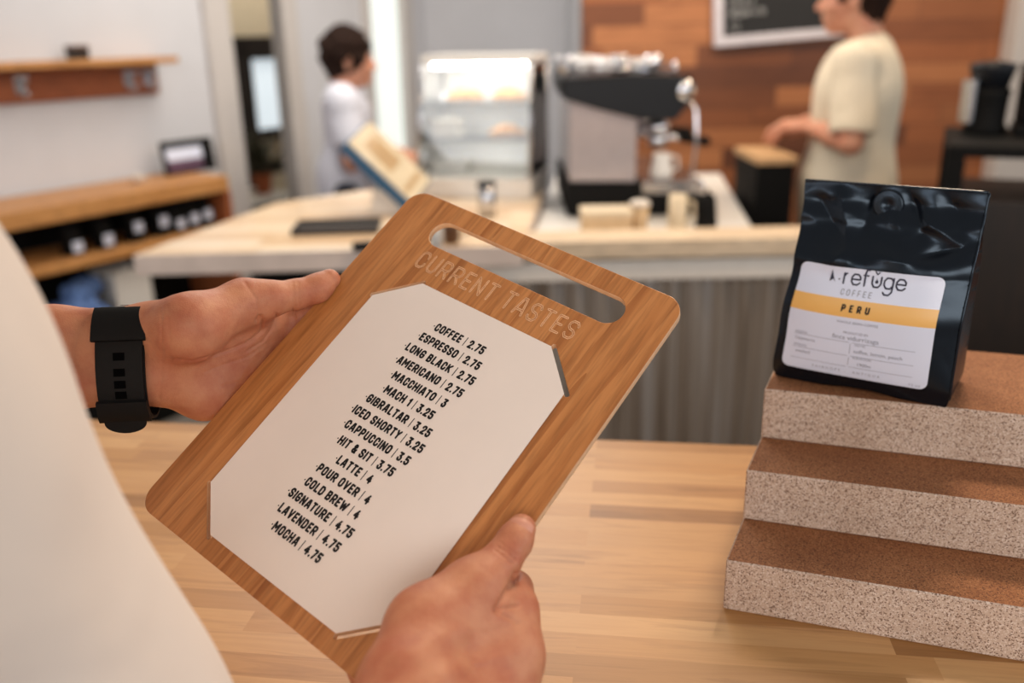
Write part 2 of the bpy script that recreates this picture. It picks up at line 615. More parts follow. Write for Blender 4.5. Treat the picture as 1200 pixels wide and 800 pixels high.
# ------------------------------------------------------------------ lettering
GL = {
    'A': (.62, [[(0, 0), (.36, 1), (.64, 1), (1, 0)], [(.15, .28), (.85, .28)]]),
    'B': (.58, [[(0, .5), (0, 0), (.75, 0), (1, .15), (1, .36), (.8, .52), (0, .52), (0, 1), (.7, 1), (.92, .86), (.92, .66), (.8, .52)]]),
    'C': (.56, [[(1, .7), (1, .82), (.75, 1), (.25, 1), (0, .82), (0, .18), (.25, 0), (.75, 0), (1, .18), (1, .3)]]),
    'D': (.58, [[(0, 0), (0, 1), (.68, 1), (1, .78), (1, .22), (.68, 0), (0, 0)]]),
    'E': (.50, [[(1, 1), (0, 1), (0, 0), (1, 0)], [(0, .5), (.85, .5)]]),
    'F': (.48, [[(1, 1), (0, 1), (0, 0)], [(0, .48), (.85, .48)]]),
    'G': (.58, [[(1, .79), (1, .82), (.75, 1), (.25, 1), (0, .82), (0, .18), (.25, 0), (.75, 0), (1, .18), (1, .46), (.55, .46)]]),
    'H': (.58, [[(0, 0), (0, 1)], [(1, 0), (1, 1)], [(0, .5), (1, .5)]]),
    'I': (.19, [[(.5, 0), (.5, 1)]]),
    'K': (.60, [[(0, 0), (0, 1)], [(1, 1), (.1, .45)], [(.3, .58), (1, 0)]]),
    'L': (.48, [[(0, 1), (0, 0), (1, 0)]]),
    'M': (.74, [[(0, 0), (0, 1), (.5, .35), (1, 1), (1, 0)]]),
    'N': (.60, [[(0, 0), (0, 1), (1, 0), (1, 1)]]),
    'O': (.58, [[(.25, 0), (.75, 0), (1, .18), (1, .82), (.75, 1), (.25, 1), (0, .82), (0, .18), (.25, 0)]]),
    'P': (.56, [[(0, 0), (0, 1), (.72, 1), (1, .84), (1, .58), (.72, .42), (0, .42)]]),
    'R': (.58, [[(0, 0), (0, 1), (.72, 1), (1, .84), (1, .6), (.72, .45), (0, .45)], [(.5, .45), (1, 0)]]),
    'S': (.56, [[(1, .80), (1, .84), (.76, 1), (.24, 1), (0, .84), (0, .66), (.24, .53), (.76, .47), (1, .34), (1, .16), (.76, 0), (.24, 0), (0, .16), (0, .2)]]),
    'T': (.54, [[(0, 1), (1, 1)], [(.5, 1), (.5, 0)]]),
    'U': (.58, [[(0, 1), (0, .18), (.25, 0), (.75, 0), (1, .18), (1, 1)]]),
    'V': (.60, [[(0, 1), (.5, 0), (1, 1)]]),
    'W': (.86, [[(0, 1), (.25, 0), (.5, .8), (.75, 0), (1, 1)]]),
    'Y': (.58, [[(0, 1), (.5, .45), (1, 1)], [(.5, .45), (.5, 0)]]),
    '1': (.34, [[(0, .78), (1, 1), (1, 0)]]),
    '2': (.54, [[(0, .72), (0, .84), (.24, 1), (.76, 1), (1, .84), (1, .66), (0, 0), (1, 0)]]),
    '3': (.54, [[(0, 1), (1, 1), (.4, .58), (.76, .56), (1, .4), (1, .16), (.76, 0), (.24, 0), (0, .16), (0, .26)]]),
    '4': (.60, [[(.62, 1), (0, .30), (1, .30)], [(.74, .62), (.74, 0)]]),
    '5': (.54, [[(1, 1), (0, 1), (0, .56), (.74, .6), (1, .44), (1, .16), (.76, 0), (.24, 0), (0, .16), (0, .2)]]),
    '7': (.52, [[(0, 1), (1, 1), (.35, 0)]]),
    '&': (.62, [[(1, 0), (.12, .78), (.3, 1), (.62, 1), (.76, .8), (.08, .34), (.08, .14), (.3, 0), (.65, 0), (1, .42)]]),
    '-': (.40, [[(0, .45), (1, .45)]]),
    '|': (.16, [[(.5, -.06), (.5, 1.06)]]),
    '.': (.18, [[(.5, 0), (.5, .03)]]),
    '*': (.20, [[(.3, .46), (.3, .462)]]),
    ' ': (.22, []),
}


def ribbon(poly, t, verts, faces, thin=None):
    """a flat stroke of width t with round joints"""
    for (x0, y0), (x1, y1) in zip(poly, poly[1:]):
        dx, dy = x1 - x0, y1 - y0
        l = math.hypot(dx, dy) or 1e-9
        nx, ny = -dy / l * t / 2, dx / l * t / 2
        ex, ey = 0, 0
        i = len(verts)
        verts += [(x0 + nx, y0 + ny), (x0 - nx, y0 - ny), (x1 - nx, y1 - ny), (x1 + nx, y1 + ny)]
        faces.append((i, i + 1, i + 2, i + 3))
    for (x, y) in poly:
        i = len(verts)
        verts += [(x + t / 2 * math.cos(a * math.pi / 5), y + t / 2 * math.sin(a * math.pi / 5)) for a in range(10)]
        faces.append(tuple(range(i, i + 10)))


def stroke_text(s, cap, t, track=0.14, wscale=1.0):
    """returns 2D verts, faces and the total width; t is the stroke as a share of the cap height"""
    V, Fc = [], []
    x = 0.0
    for ch in s:
        w, strokes = GL[ch]
        w *= wscale
        for st in strokes:
            tt = t * (0.45 if ch == '|' else 0.72 if ch == '*' else 1.0)
            pl = [((x + tt / 2 + gx * max(w - tt, 0.0)) * cap if w > tt else (x + w / 2) * cap, (tt / 2 + gy * (1 - tt)) * cap) for gx, gy in st]
            ribbon(pl, tt * cap, V, Fc)
        x += w + track
    return V, Fc, (x - track) * cap


def font_text(s, size, spacing=1.0, bold=0.0):
    cu = bpy.data.curves.new('t', 'FONT')
    cu.body = s
    cu.size = size
    cu.space_character = spacing
    cu.offset = bold
    cu.resolution_u = 3
    ob = bpy.data.objects.new('t', cu)
    C.objects.link(ob)
    dg = bpy.context.evaluated_depsgraph_get()
    me = bpy.data.meshes.new_from_object(ob.evaluated_get(dg))
    V = [(v.co.x, v.co.y) for v in me.vertices]
    Fc = [tuple(p.vertices) for p in me.polygons]
    bpy.data.objects.remove(ob)
    bpy.data.curves.remove(cu)
    bpy.data.meshes.remove(me)
    w = max(v[0] for v in V) if V else 0
    return V, Fc, w


# ------------------------------------------------------------------ organic shapes: blended round cones meshed on a grid
class Blob:
    def __init__(self):
        self.ops = []

    def cone(self, a, b, ra, rb, k=0.01, sub=False):
        self.ops.append(('cone', np.array(a, float), np.array(b, float), ra, rb, k, sub))
        return self

    def chain(self, pts, k=0.01, sub=False):
        for (a, ra), (b, rb) in zip(pts, pts[1:]):
            self.cone(a, b, ra, rb, k, sub)
        return self

    def ell(self, c, r, k=0.01, sub=False, R=None):
        self.ops.append(('ell', np.array(c, float), np.array(r, float), None if R is None else np.array(R, float), None, k, sub))
        return self

    def cut(self, n, d):
        """keep only n.p < d"""
        self.ops.append(('cut', np.array(n, float), d, None, None, 0, False))
        return self

    def board(self, M, size, gap):
        """press the shape against a flat box: M takes points to the box's own frame"""
        self.ops.append(('board', np.array(M), np.array(size, float), gap, None, 0, False))
        return self

    def disp(self, fn):
        self.ops.append(('disp', fn, None, None, None, 0, False))
        return self

    def mesh(self, h, mirror=None):
        lo, hi = np.full(3, 1e9), np.full(3, -1e9)
        for o in self.ops:
            if o[0] == 'cone' and not o[6]:
                r = max(o[3], o[4])
                lo = np.minimum(lo, np.minimum(o[1], o[2]) - r)
                hi = np.maximum(hi, np.maximum(o[1], o[2]) + r)
            elif o[0] == 'ell' and not o[6]:
                r = o[2].max() if o[3] is not None else o[2]
                lo = np.minimum(lo, o[1] - r)
                hi = np.maximum(hi, o[1] + r)
        lo, hi = lo - 3 * h - 0.004, hi + 3 * h + 0.004
        n = np.ceil((hi - lo) / h).astype(int) + 1
        ax = [(lo[i] + h * np.arange(n[i])).astype(np.float32) for i in range(3)]
        D = np.full(n, 0.5, np.float32)
        for o in self.ops:
            kind, k, sub = o[0], max(o[5], 1e-5), o[6]
            if kind == 'cut':
                nn = o[1]
                P = nn[0] * ax[0][:, None, None] + nn[1] * ax[1][None, :, None] + nn[2] * ax[2][None, None, :]
                D = np.maximum(D, P - o[2])
                continue
            if kind == 'board':
                Mx = o[1]
                X, Y, Z = ax[0][:, None, None], ax[1][None, :, None], ax[2][None, None, :]
                q = [Mx[i, 0] * X + Mx[i, 1] * Y + Mx[i, 2] * Z + Mx[i, 3] for i in range(3)]
                e = [np.abs(q[i] - (o[2][i][0] + o[2][i][1]) / 2) - (o[2][i][1] - o[2][i][0]) / 2 for i in range(3)]
                d = np.sqrt(sum(np.maximum(v, 0) ** 2 for v in e)) + np.minimum(np.maximum(np.maximum(e[0], e[1]), e[2]), 0)
                D = np.maximum(D, (o[3] - d)).astype(np.float32)
                continue
            if kind == 'disp':
                D = (D + o[1](ax[0][:, None, None], ax[1][None, :, None], ax[2][None, None, :])).astype(np.float32)
                continue
            if kind == 'cone':
                r = max(o[3], o[4]) + k + 2 * h
                b0, b1 = np.minimum(o[1], o[2]) - r, np.maximum(o[1], o[2]) + r
            else:
                r = (o[2].max() if o[3] is not None else o[2]) + k + 2 * h
                b0, b1 = o[1] - r, o[1] + r
            i0 = np.clip(np.floor((b0 - lo) / h).astype(int), 0, n)
            i1 = np.clip(np.ceil((b1 - lo) / h).astype(int) + 1, 0, n)
            if (i1 <= i0).any():
                continue
            sl = tuple(slice(i0[i], i1[i]) for i in range(3))
            X, Y, Z = ax[0][sl[0]][:, None, None], ax[1][sl[1]][None, :, None], ax[2][sl[2]][None, None, :]
            if kind == 'cone':
                a, b, ra, rb = o[1], o[2], o[3], o[4]
                ba = b - a
                L2 = max(float(ba @ ba), 1e-12)
                t = np.clip(((X - a[0]) * ba[0] + (Y - a[1]) * ba[1] + (Z - a[2]) * ba[2]) / L2, 0, 1)
                d = np.sqrt((X - a[0] - t * ba[0]) ** 2 + (Y - a[1] - t * ba[1]) ** 2 + (Z - a[2] - t * ba[2]) ** 2) - (ra + t * (rb - ra))
            else:
                x, y, z = X - o[1][0], Y - o[1][1], Z - o[1][2]
                if o[3] is not None:
                    R = o[3]
                    x, y, z = (R[0, 0] * x + R[1, 0] * y + R[2, 0] * z, R[0, 1] * x + R[1, 1] * y + R[2, 1] * z, R[0, 2] * x + R[1, 2] * y + R[2, 2] * z)
                q = o[2]
                k0 = np.sqrt((x / q[0]) ** 2 + (y / q[1]) ** 2 + (z / q[2]) ** 2)
                k1 = np.sqrt((x / q[0] ** 2) ** 2 + (y / q[1] ** 2) ** 2 + (z / q[2] ** 2) ** 2) + 1e-9
                d = np.clip(k0 * (k0 - 1) / k1, -0.5, 0.5)
            cur = D[sl]
            if sub:
                hh = np.clip(0.5 - 0.5 * (cur + d) / k, 0, 1)
                D[sl] = cur * (1 - hh) - d * hh + k * hh * (1 - hh)
            else:
                hh = np.clip(0.5 + 0.5 * (cur - d) / k, 0, 1)
                D[sl] = cur * (1 - hh) + d * hh - k * hh * (1 - hh)
        return surface_nets(D, lo, h)


def surface_nets(D, lo, h):
    S = D < 0
    n = np.array(D.shape)
    cs = [(i, j, k) for i in (0, 1) for j in (0, 1) for k in (0, 1)]
    sub = lambda A, c: A[c[0]:n[0] - 1 + c[0], c[1]:n[1] - 1 + c[1], c[2]:n[2] - 1 + c[2]]
    cnt = np.zeros(n - 1, np.int8)
    for c in cs:
        cnt += sub(S, c)
    idx = np.argwhere((cnt > 0) & (cnt < 8))
    vid = np.full(n - 1, -1, np.int64)
    vid[tuple(idx.T)] = np.arange(len(idx))
    acc = np.zeros((len(idx), 3))
    num = np.zeros(len(idx))
    for c in cs:
        for a in range(3):
            if c[a]:
                continue
            e = list(c)
            e[a] = 1
            d0 = D[tuple((idx + c).T)]
            d1 = D[tuple((idx + e).T)]
            m = (d0 < 0) != (d1 < 0)
            t = np.where(m, d0 / np.where(m, d0 - d1, 1), 0)
            p = np.array(c, float)[None, :].repeat(len(idx), 0)
            p[:, a] += t
            acc += p * m[:, None]
            num += m
    V = (idx + acc / num[:, None]) * h + lo
    faces = []
    for a in range(3):
        b, c = (a + 1) % 3, (a + 2) % 3
        s0 = [slice(None)] * 3
        s1 = [slice(None)] * 3
        s0[a], s1[a] = slice(0, -1), slice(1, None)
        ch = S[tuple(s0)] != S[tuple(s1)]
        pts = np.argwhere(ch)
        ok = (pts[:, b] > 0) & (pts[:, c] > 0) & (pts[:, b] < n[b] - 1) & (pts[:, c] < n[c] - 1)
        pts = pts[ok]
        inside = S[tuple(pts.T)]
        q = []
        for db, dc in ((-1, -1), (0, -1), (0, 0), (-1, 0)):
            p = pts.copy()
            p[:, b] += db
            p[:, c] += dc
            q.append(vid[tuple(p.T)])
        q = np.stack(q, 1)
        q[~inside] = q[~inside][:, ::-1]
        faces.append(q)
    return V, np.concatenate(faces)


def blob_mesh(name, parts, origin=(0, 0, 0)):
    """one mesh out of one or several (verts, quads); origin is subtracted"""
    vs, fs, off = [], [], 0
    for V, Q in parts:
        vs.append(V - np.array(origin))
        fs.append(Q + off)
        off += len(V)
    V, Q = np.concatenate(vs), np.concatenate(fs)
    me = bpy.data.meshes.new(name)
    me.vertices.add(len(V))
    me.vertices.foreach_set('co', V.astype(np.float32).ravel())
    me.loops.add(len(Q) * 4)
    me.polygons.add(len(Q))
    me.loops.foreach_set('vertex_index', Q.astype(np.int32).ravel())
    me.polygons.foreach_set('loop_start', np.arange(0, len(Q) * 4, 4, dtype=np.int32))
    me.polygons.foreach_set('use_smooth', np.ones(len(Q), bool))
    me.update(calc_edges=True)
    me.validate()
    return me


def folds(amp, seed=0, f=(14.0, 14.0, 5.0)):
    rs = np.random.RandomState(seed)
    w = [(rs.uniform(-1, 1, 3) * np.array(f) * (1 + 0.6 * i), rs.uniform(0, 6.28)) for i in range(5)]

    def fn(X, Y, Z):
        d = 0
        for i, (k, ph) in enumerate(w):
            d = d + np.sin(k[0] * X + k[1] * Y + k[2] * Z + ph) * amp / (1 + 0.5 * i)
        return d
    return fn


# ------------------------------------------------------------------ people (local frame: x forward, y to the person's left, z up)
def simple_hand(b, wrist, d, palm_n, side, s=1.0, curl=0.5):
    """palm, four unequal bent fingers and a thumb; d points to the fingers, palm_n out of the palm"""
    wrist, d, pn = np.array(wrist, float), np.array(d, float), np.array(palm_n, float)
    d /= np.linalg.norm(d)
    pn -= d * (pn @ d)
    pn /= np.linalg.norm(pn)
    sd = np.cross(d, pn) * side
    for k in range(4):
        o = (k - 1.5) * 0.019 * s
        base = wrist + d * (0.085 - 0.004 * abs(k - 1)) * s + sd * o
        b.cone(wrist + sd * o * 0.6, base, 0.014 * s, 0.0125 * s, 0.012)
        ln = (0.044, 0.048, 0.045, 0.036)[k] * s
        m = base + (d * math.cos(curl) + pn * math.sin(curl)) * ln
        t = m + (d * math.cos(curl * 2.2) + pn * math.sin(curl * 2.2)) * ln * 0.8
        b.cone(base, m, 0.0105 * s, 0.009 * s, 0.004)
        b.cone(m, t, 0.009 * s, 0.0075 * s, 0.003)
    tb = wrist + d * 0.025 * s - sd * 0.028 * s
    tm = tb + (d * 0.75 - sd * 0.5 + pn * 0.45) * 0.042 * s
    b.cone(wrist, tb, 0.016 * s, 0.015 * s, 0.01)
    b.cone(tb, tm, 0.014 * s, 0.0105 * s, 0.008)
    b.cone(tm, tm + (d * 0.9 - sd * 0.1 + pn * 0.3) * 0.032 * s, 0.0105 * s, 0.009 * s, 0.004)


def head_shape(b, c, yaw=0.0, tilt=0.0):
    """head with brow, eye sockets, nose, lips, chin and ears about the head centre c"""
    R = np.array((Matrix.Rotation(yaw, 3, 'Z') @ Matrix.Rotation(tilt, 3, 'Y')))
    c = np.array(c, float)
    P = lambda x, y, z: c + R @ np.array((x, y, z))
    b.ell(P(-0.008, 0, 0.03), (0.096, 0.076, 0.092), 0.02, R=R)
    b.ell(P(0.035, 0, -0.035), (0.060, 0.058, 0.075), 0.03, R=R)
    b.ell(P(0.062, 0, -0.088), (0.024, 0.026, 0.02), 0.02, R=R)
    b.cone(P(0.075, -0.035, 0.025), P(0.075, 0.035, 0.025), 0.014, 0.014, 0.02)
    for s in (-1, 1):
        b.ell(P(0.094, s * 0.032, 0.006), (0.018, 0.018, 0.011), 0.012, sub=True, R=R)
        b.ell(P(0.080, s * 0.032, 0.004), (0.0125, 0.0125, 0.0125), 0.004, R=R)
        b.ell(P(0.062, s * 0.040, -0.025), (0.022, 0.022, 0.02), 0.02, R=R)
        b.ell(P(-0.005, s * 0.077, -0.004), (0.019, 0.007, 0.032), 0.006, R=R)
        b.ell(P(0.0, s * 0.084, -0.002), (0.009, 0.005, 0.018), 0.005, sub=True, R=R)
    b.cone(P(0.090, 0, 0.012), P(0.112, 0, -0.026), 0.008, 0.0115, 0.01)
    b.ell(P(0.100, 0.012, -0.031), (0.010, 0.008, 0.008), 0.006, R=R)
    b.ell(P(0.100, -0.012, -0.031), (0.010, 0.008, 0.008), 0.006, R=R)
    b.ell(P(0.088, 0, -0.055), (0.013, 0.024, 0.006), 0.006, R=R)
    b.ell(P(0.086, 0, -0.067), (0.012, 0.021, 0.006), 0.006, R=R)
    b.cone(P(0.103, -0.018, -0.061), P(0.103, 0.018, -0.061), 0.002, 0.002, 0.003, sub=True)
    return P, R


def hair_shape(P, R, curl, seed):
    b = Blob()
    b.ell(P(-0.016, 0, 0.038), (0.106 + curl * 0.4, 0.086 + curl * 0.5, 0.098 + curl * 0.4), 0.01, R=R)
    b.ell(P(-0.06, 0, -0.03), (0.05, 0.062, 0.07), 0.03, R=R)
    if curl > 0.01:
        rs = np.random.RandomState(seed)
        for _ in range(90):
            v = rs.normal(size=3)
            v /= np.linalg.norm(v)
            if v[2] < -0.3 or v[0] > 0.75:
                continue
            q = P(-0.016 + v[0] * 0.108, v[1] * 0.092, 0.038 + v[2] * 0.104)
            b.ell(q, (rs.uniform(0.016, 0.026),) * 3, 0.012)
    b.ell(P(0.115, 0, -0.045), (0.085, 0.09, 0.105), 0.008, sub=True, R=R)
    for s in (-1, 1):
        b.ell(P(0.005, s * 0.085, -0.01), (0.024, 0.02, 0.04), 0.006, sub=True, R=R)
    b.disp(folds(0.0035, seed, (130, 130, 130)))
    return b


def person(name, label, loc, rz, tee, J, hand=True, h=0.0045, curl=0.0, head_yaw=0.0, head_tilt=0.0, seed=1, extra=None, hem=0.84,
           hands=None, torso=None, skin='skin2', sleeve=0.62, loose=0.022, sleeves_from_body=True, fold_amp=0.004):
    """J: joints sh_l, el_l, wr_l, sh_r, el_r, wr_r in the local frame; torso: list of (centre, radii)"""
    M4 = Matrix.Translation(loc) @ Matrix.Rotation(rz, 4, 'Z')
    b = Blob()
    torso = torso or [((0.0, 0, 1.30), (0.105, 0.165, 0.16)), ((-0.005, 0, 1.10), (0.100, 0.145, 0.19)), ((-0.01, 0, 0.93), (0.110, 0.160, 0.12))]
    hc = J.get('head', (0.02, 0, 1.60))
    ns = J.get('neck', (-0.02, 0, 1.42))
    for c, r in torso:
        b.ell(c, r, 0.05)
    b.cone(ns, (hc[0] - 0.03, hc[1], hc[2] - 0.05), 0.06, 0.054, 0.03)
    for s in ('l', 'r'):
        sh, el, wr = J['sh_' + s], J['el_' + s], J['wr_' + s]
        b.cone((ns[0], ns[1] * 0.5 + sh[1] * 0.3, ns[2] - 0.03), sh, 0.052, 0.055, 0.04)
        b.cone(sh, el, 0.052, 0.041, 0.03)
        if hands and s in hands:
            m = hands[s]
            b.cone(el, m[0], 0.041, m[1], 0.015)
            for seg in m[2]:
                b.cone(*seg)
        else:
            b.cone(el, (np.array(el) * 0.6 + np.array(wr) * 0.4), 0.041, 0.038, 0.015)
            b.cone((np.array(el) * 0.6 + np.array(wr) * 0.4), wr, 0.038, 0.027, 0.015)
            d = np.array(wr, float) - np.array(el, float)
            simple_hand(b, wr, J.get('hd_' + s, d), J.get('pn_' + s, (0, 0, -1)), 1 if s == 'l' else -1)
    pel = torso[-1][0]
    for s in (-1, 1):
        hip = (pel[0], pel[1] + s * 0.085, 0.88)
        kn = (pel[0] + 0.02, pel[1] + s * 0.10, 0.48)
        an = (pel[0] - 0.01, pel[1] + s * 0.11, 0.09)
        b.chain([(hip, 0.085), (kn, 0.056)], 0.03)
        b.chain([(kn, 0.056), ((an[0] - 0.02, an[1], 0.32), 0.054), (an, 0.036)], 0.02)
        b.cone((an[0] - 0.03, an[1], 0.045), (an[0] + 0.14, an[1] + s * 0.02, 0.035), 0.036, 0.03, 0.02)
    P, R = head_shape(b, hc, head_yaw, head_tilt)
    parts = [b.mesh(h)]
    if extra:
        parts += extra
    root = link_mesh(name, blob_mesh(name, parts), MAT[skin])
    root.matrix_world = M4
    tag(root, label, 'person')
    # eyes
    for s in (-1, 1):
        e = MB()
        e.lathe([(0.0001, -0.0045), (0.0032, -0.0032), (0.0045, 0), (0.0032, 0.0032), (0.0001, 0.0045)], P(0.0895, s * 0.032, 0.004))
        e.build('eye', MAT['eye'], root)
    link_mesh('hair', blob_mesh('hair', [hair_shape(P, R, curl, seed).mesh(0.004)]), MAT['hair'], root)
    # shirt
    t = Blob()
    for c, r in torso:
        t.ell(c, tuple(x + loose for x in r), 0.06)
    t.cone((pel[0], pel[1], pel[2] + 0.05), (pel[0], pel[1], hem - 0.08), 0.13 + loose, 0.13 + loose, 0.06)
    t.cone((ns[0], ns[1], ns[2] - 0.06), (ns[0] + 0.005, ns[1], ns[2] + 0.0), 0.085, 0.072, 0.03)
    for s in ('l', 'r'):
        sh, el = np.array(J['sh_' + s], float), np.array(J['el_' + s], float)
        t.cone((ns[0], ns[1] * 0.5 + sh[1] * 0.3, ns[2] - 0.035), sh, 0.060, 0.066, 0.04)
        en = sh + (el - sh) * sleeve
        t.cone(sh, en, 0.068, 0.074, 0.03)
    t.disp(folds(fold_amp, seed + 5))
    for s in ('l', 'r'):
        sh, el = np.array(J['sh_' + s], float), np.array(J['el_' + s], float)
        d = (el - sh) / np.linalg.norm(el - sh)
        en = sh + (el - sh) * sleeve
        # trim the rounded sleeve end flat
        t.ell(en + d * 0.092, (0.092, 0.092, 0.092), 0.004, sub=True)
    t.ell((hc[0] - 0.01, hc[1], ns[2] + 0.075), (0.075, 0.07, 0.075), 0.006, sub=True)
    t.cut((0, 0, -1), -hem)
    link_mesh('t_shirt', blob_mesh('t_shirt', [t.mesh(h)]), MAT[tee], root)
    # trousers, shoes
    q = Blob()
    q.ell((pel[0], pel[1], pel[2] - 0.02), (0.125, 0.172, 0.11), 0.05)
    for s in (-1, 1):
        q.chain([((pel[0], pel[1] + s * 0.085, 0.88), 0.1), ((pel[0] + 0.02, pel[1] + s * 0.10, 0.48), 0.078), ((pel[0] - 0.01, pel[1] + s * 0.11, 0.10), 0.066)], 0.02)
    q.disp(folds(0.003, seed + 9))
    q.cut((0, 0, -1), -0.085)
    q.cut((0, 0, 1), pel[2] + 0.06)
    link_mesh('trousers', blob_mesh('trousers', [q.mesh(0.007)]), MAT['denim'], root)
    for s in (-1, 1):
        f = Blob()
        ay = pel[1] + s * 0.11
        f.cone((pel[0] - 0.045, ay, 0.05), (pel[0] + 0.14, ay + s * 0.02, 0.042), 0.047, 0.042, 0.02)
        f.cone((pel[0] - 0.02, ay, 0.06), (pel[0] - 0.015, ay, 0.11), 0.047, 0.046, 0.02)
        f.cut((0, 0, -1), -0.002)
        link_mesh('shoe', blob_mesh('shoe', [f.mesh(0.006)]), MAT['shoe'], root)
    return root

# =================================================================== THE SETTING
fl = MB().box((-5, -3, -0.1), (5, 8, 0.0), 0)
tag(fl.build('floor', MAT['floor']), kind='structure')

# oblique left wall: u runs along it, away from the camera
A0 = Vector((-1.85, 3.602, 0))
_u = Vector((0.548, 0.836, 0)).normalized()
WRZ = math.atan2(_u.y, _u.x)
_n = Vector((-_u.y, _u.x, 0))


def s_at(px, off=0.0):
    """distance along the left wall under the image column px; off is measured behind the wall face"""
    r = (px - CX) / F * cP
    p = A0 + _n * off
    return (p.y * r - p.x) / (_u.x - _u.y * r)


def z_at(px, py, off=0.0):
    """height of the point seen at (px, py) on the plane parallel to the wall"""
    d = ray(px, py)
    p = A0 + _n * off
    k = (p - CAM).dot(_n) / d.dot(_n)
    q = CAM + d * k
    return (q - A0).dot(_u), q.z


def wall_piece(name, boxes, mat, kind='structure', parent=None, bevel=0.002):
    m = MB()
    for b in boxes:
        m.box(b[0], b[1], bevel)
    o = m.build(name, mat, parent, A0 if parent is None else (0, 0, 0), (0, 0, WRZ) if parent is None else (0, 0, 0))
    if kind and parent is None:
        o['kind'] = kind
    return o


sd0, sd1, sw0, sw1, se = s_at(275), s_at(337), s_at(436), s_at(482), s_at(491)
WT = 0.06
WH = 2.9
wall_piece('wall_left', [((-3.2, 0, 0), (sd0, WT, WH)), ((sd0, 0, 2.1), (sd1, WT, WH)), ((sd1, 0, 0), (sw0, WT, WH)),
                         ((sw0, 0, 0), (sw1, WT, 0.88)), ((sw0, 0, 2.2), (sw1, WT, WH)), ((sw1, 0, 0), (se + 0.3, WT, WH))], MAT['white_wall'], bevel=0)
wall_piece('trim_1', [((s_at(246), -0.03, 0), (sd0, WT + 0.01, 2.2)), ((sd1, -0.03, 0), (s_at(353), WT + 0.01, 2.2)), ((sd0, -0.03, 2.1), (sd1, WT + 0.01, 2.2))], MAT['trim'], bevel=0.004)
wn = wall_piece('window_1', [((sw0, -0.02, 0.84), (sw1, 0.05, 0.90)), ((sw0 - 0.03, -0.02, 0.86), (sw0 + 0.03, 0.05, 2.24)), ((sw1 - 0.03, -0.02, 0.86), (sw1 + 0.05, 0.05, 2.24)), ((sw0, -0.02, 2.16), (sw1, 0.05, 2.26))], MAT['trim'], bevel=0.003)
pn = MB().box((sw0, 0.03, 0.88), (sw1, 0.04, 2.2), 0)
pn.build('pane', MAT['day'], wn)
wall_piece('wall_store', [((sd0 - 0.5, 1.25, 0), (sd0 + 3.2, 1.35, WH)), ((sd0 - 0.55, WT, 0), (sd0 - 0.5, 1.3, WH)), ((sd0 + 3.2, WT, 0), (sd0 + 3.25, 1.35, WH))], MAT['warm_wall'], bevel=0)
XW = lambda px, y: (px - CX) / F * cP * y
m = MB().box((XW(470, 5.7) - 0.4, 5.7, 0), (1.2, 5.85, WH), 0)
tag(m.build('wall_back', MAT['white_wall']), kind='structure')
YW = 4.55
XL = XW(690, YW)
m = MB().box((XL, 0, 0), (3.4, 0.14, WH), 0)
tag(m.build('wall_plank', MAT['wood_wall'], None, (0, YW, 0)), kind='structure')
m = MB().box((XL, YW + 0.14, 0), (XL + 0.1, 5.69, WH), 0)
tag(m.build('wall_return', MAT['white_wall']), kind='structure')
m = MB().box((XW(1184, YW), YW - 0.12, 0), (XW(1184, YW) + 0.22, YW, WH), 0.004)
tag(m.build('trim_2', MAT['trim']), kind='structure')

# ------------------------------------------------------------------ store room behind the doorway
area('store_lamp', A0 + _u * (sd0 + 1.3) + _n * 0.6 + Vector((0, 0, 2.7)), A0 + _u * (sd0 + 1.5) + _n * 1.1 + Vector((0, 0, 1.2)), 0.5, 0.5, 17, (1.0, 0.92, 0.8))  # light added to brighten the room behind the door
OFF = 1.2


def store(px, py, off=OFF):
    return z_at(px, py, off)


def wloc(s, off, z):
    return A0 + _u * s + _n * off + Vector((0, 0, z))


sa, za = store(299, 152)
sb, zb = store(333, 68)
t = thing('store_window', 'bright daylit window inside the dark-framed store room behind the doorway', 'window', wloc(0, OFF, 0), WRZ)
m = MB()
m.box((sa, -0.01, za), (sb, 0.02, zb), 0)
m.build('pane', MAT['day_blue'], t)
m = MB()
for a, b in (((sa - 0.14, -0.04, za - 0.5), (sa, 0.04, zb + 0.14)), ((sb, -0.04, za - 0.1), (sb + 0.1, 0.04, zb + 0.14)), ((sa - 0.14, -0.04, zb), (sb + 0.1, 0.04, zb + 0.14)), ((sa, -0.04, za - 0.06), (sb, 0.04, za))):
    m.box(a, b, 0.004)
m.build('frame', MAT['dark_brown'], t)
s0, z0 = store(283, 238, 0.7)
s1, z1 = store(345, 222, 0.7)
t = thing('store_cabinet', 'low store room cabinet with pale top seen through the doorway', 'cabinet', wloc(s0, 0.7, 0), WRZ)
MB().box((0, 0, 0), (s1 - s0, 0.4, z0 - 0.03), 0.006).build('body', MAT['dark_brown'], t)
MB().box((-0.02, -0.03, z0 - 0.03), (s1 - s0 + 0.02, 0.42, z0), 0.004).build('top', MAT['white_lam'], t)
sc, zc = store(310, 228, 0.85)
base = wloc(sc, 0.85, z0)
t = thing('potted_plant', 'dark leafy plant in a terracotta pot on the store room cabinet', 'plant', base)
MB().lathe([(0.045, 0), (0.06, 0.11), (0.066, 0.11), (0.066, 0.125), (0.055, 0.125), (0.05, 0.1)], n=20).build('pot', MAT['terracotta'], t)
m = MB()
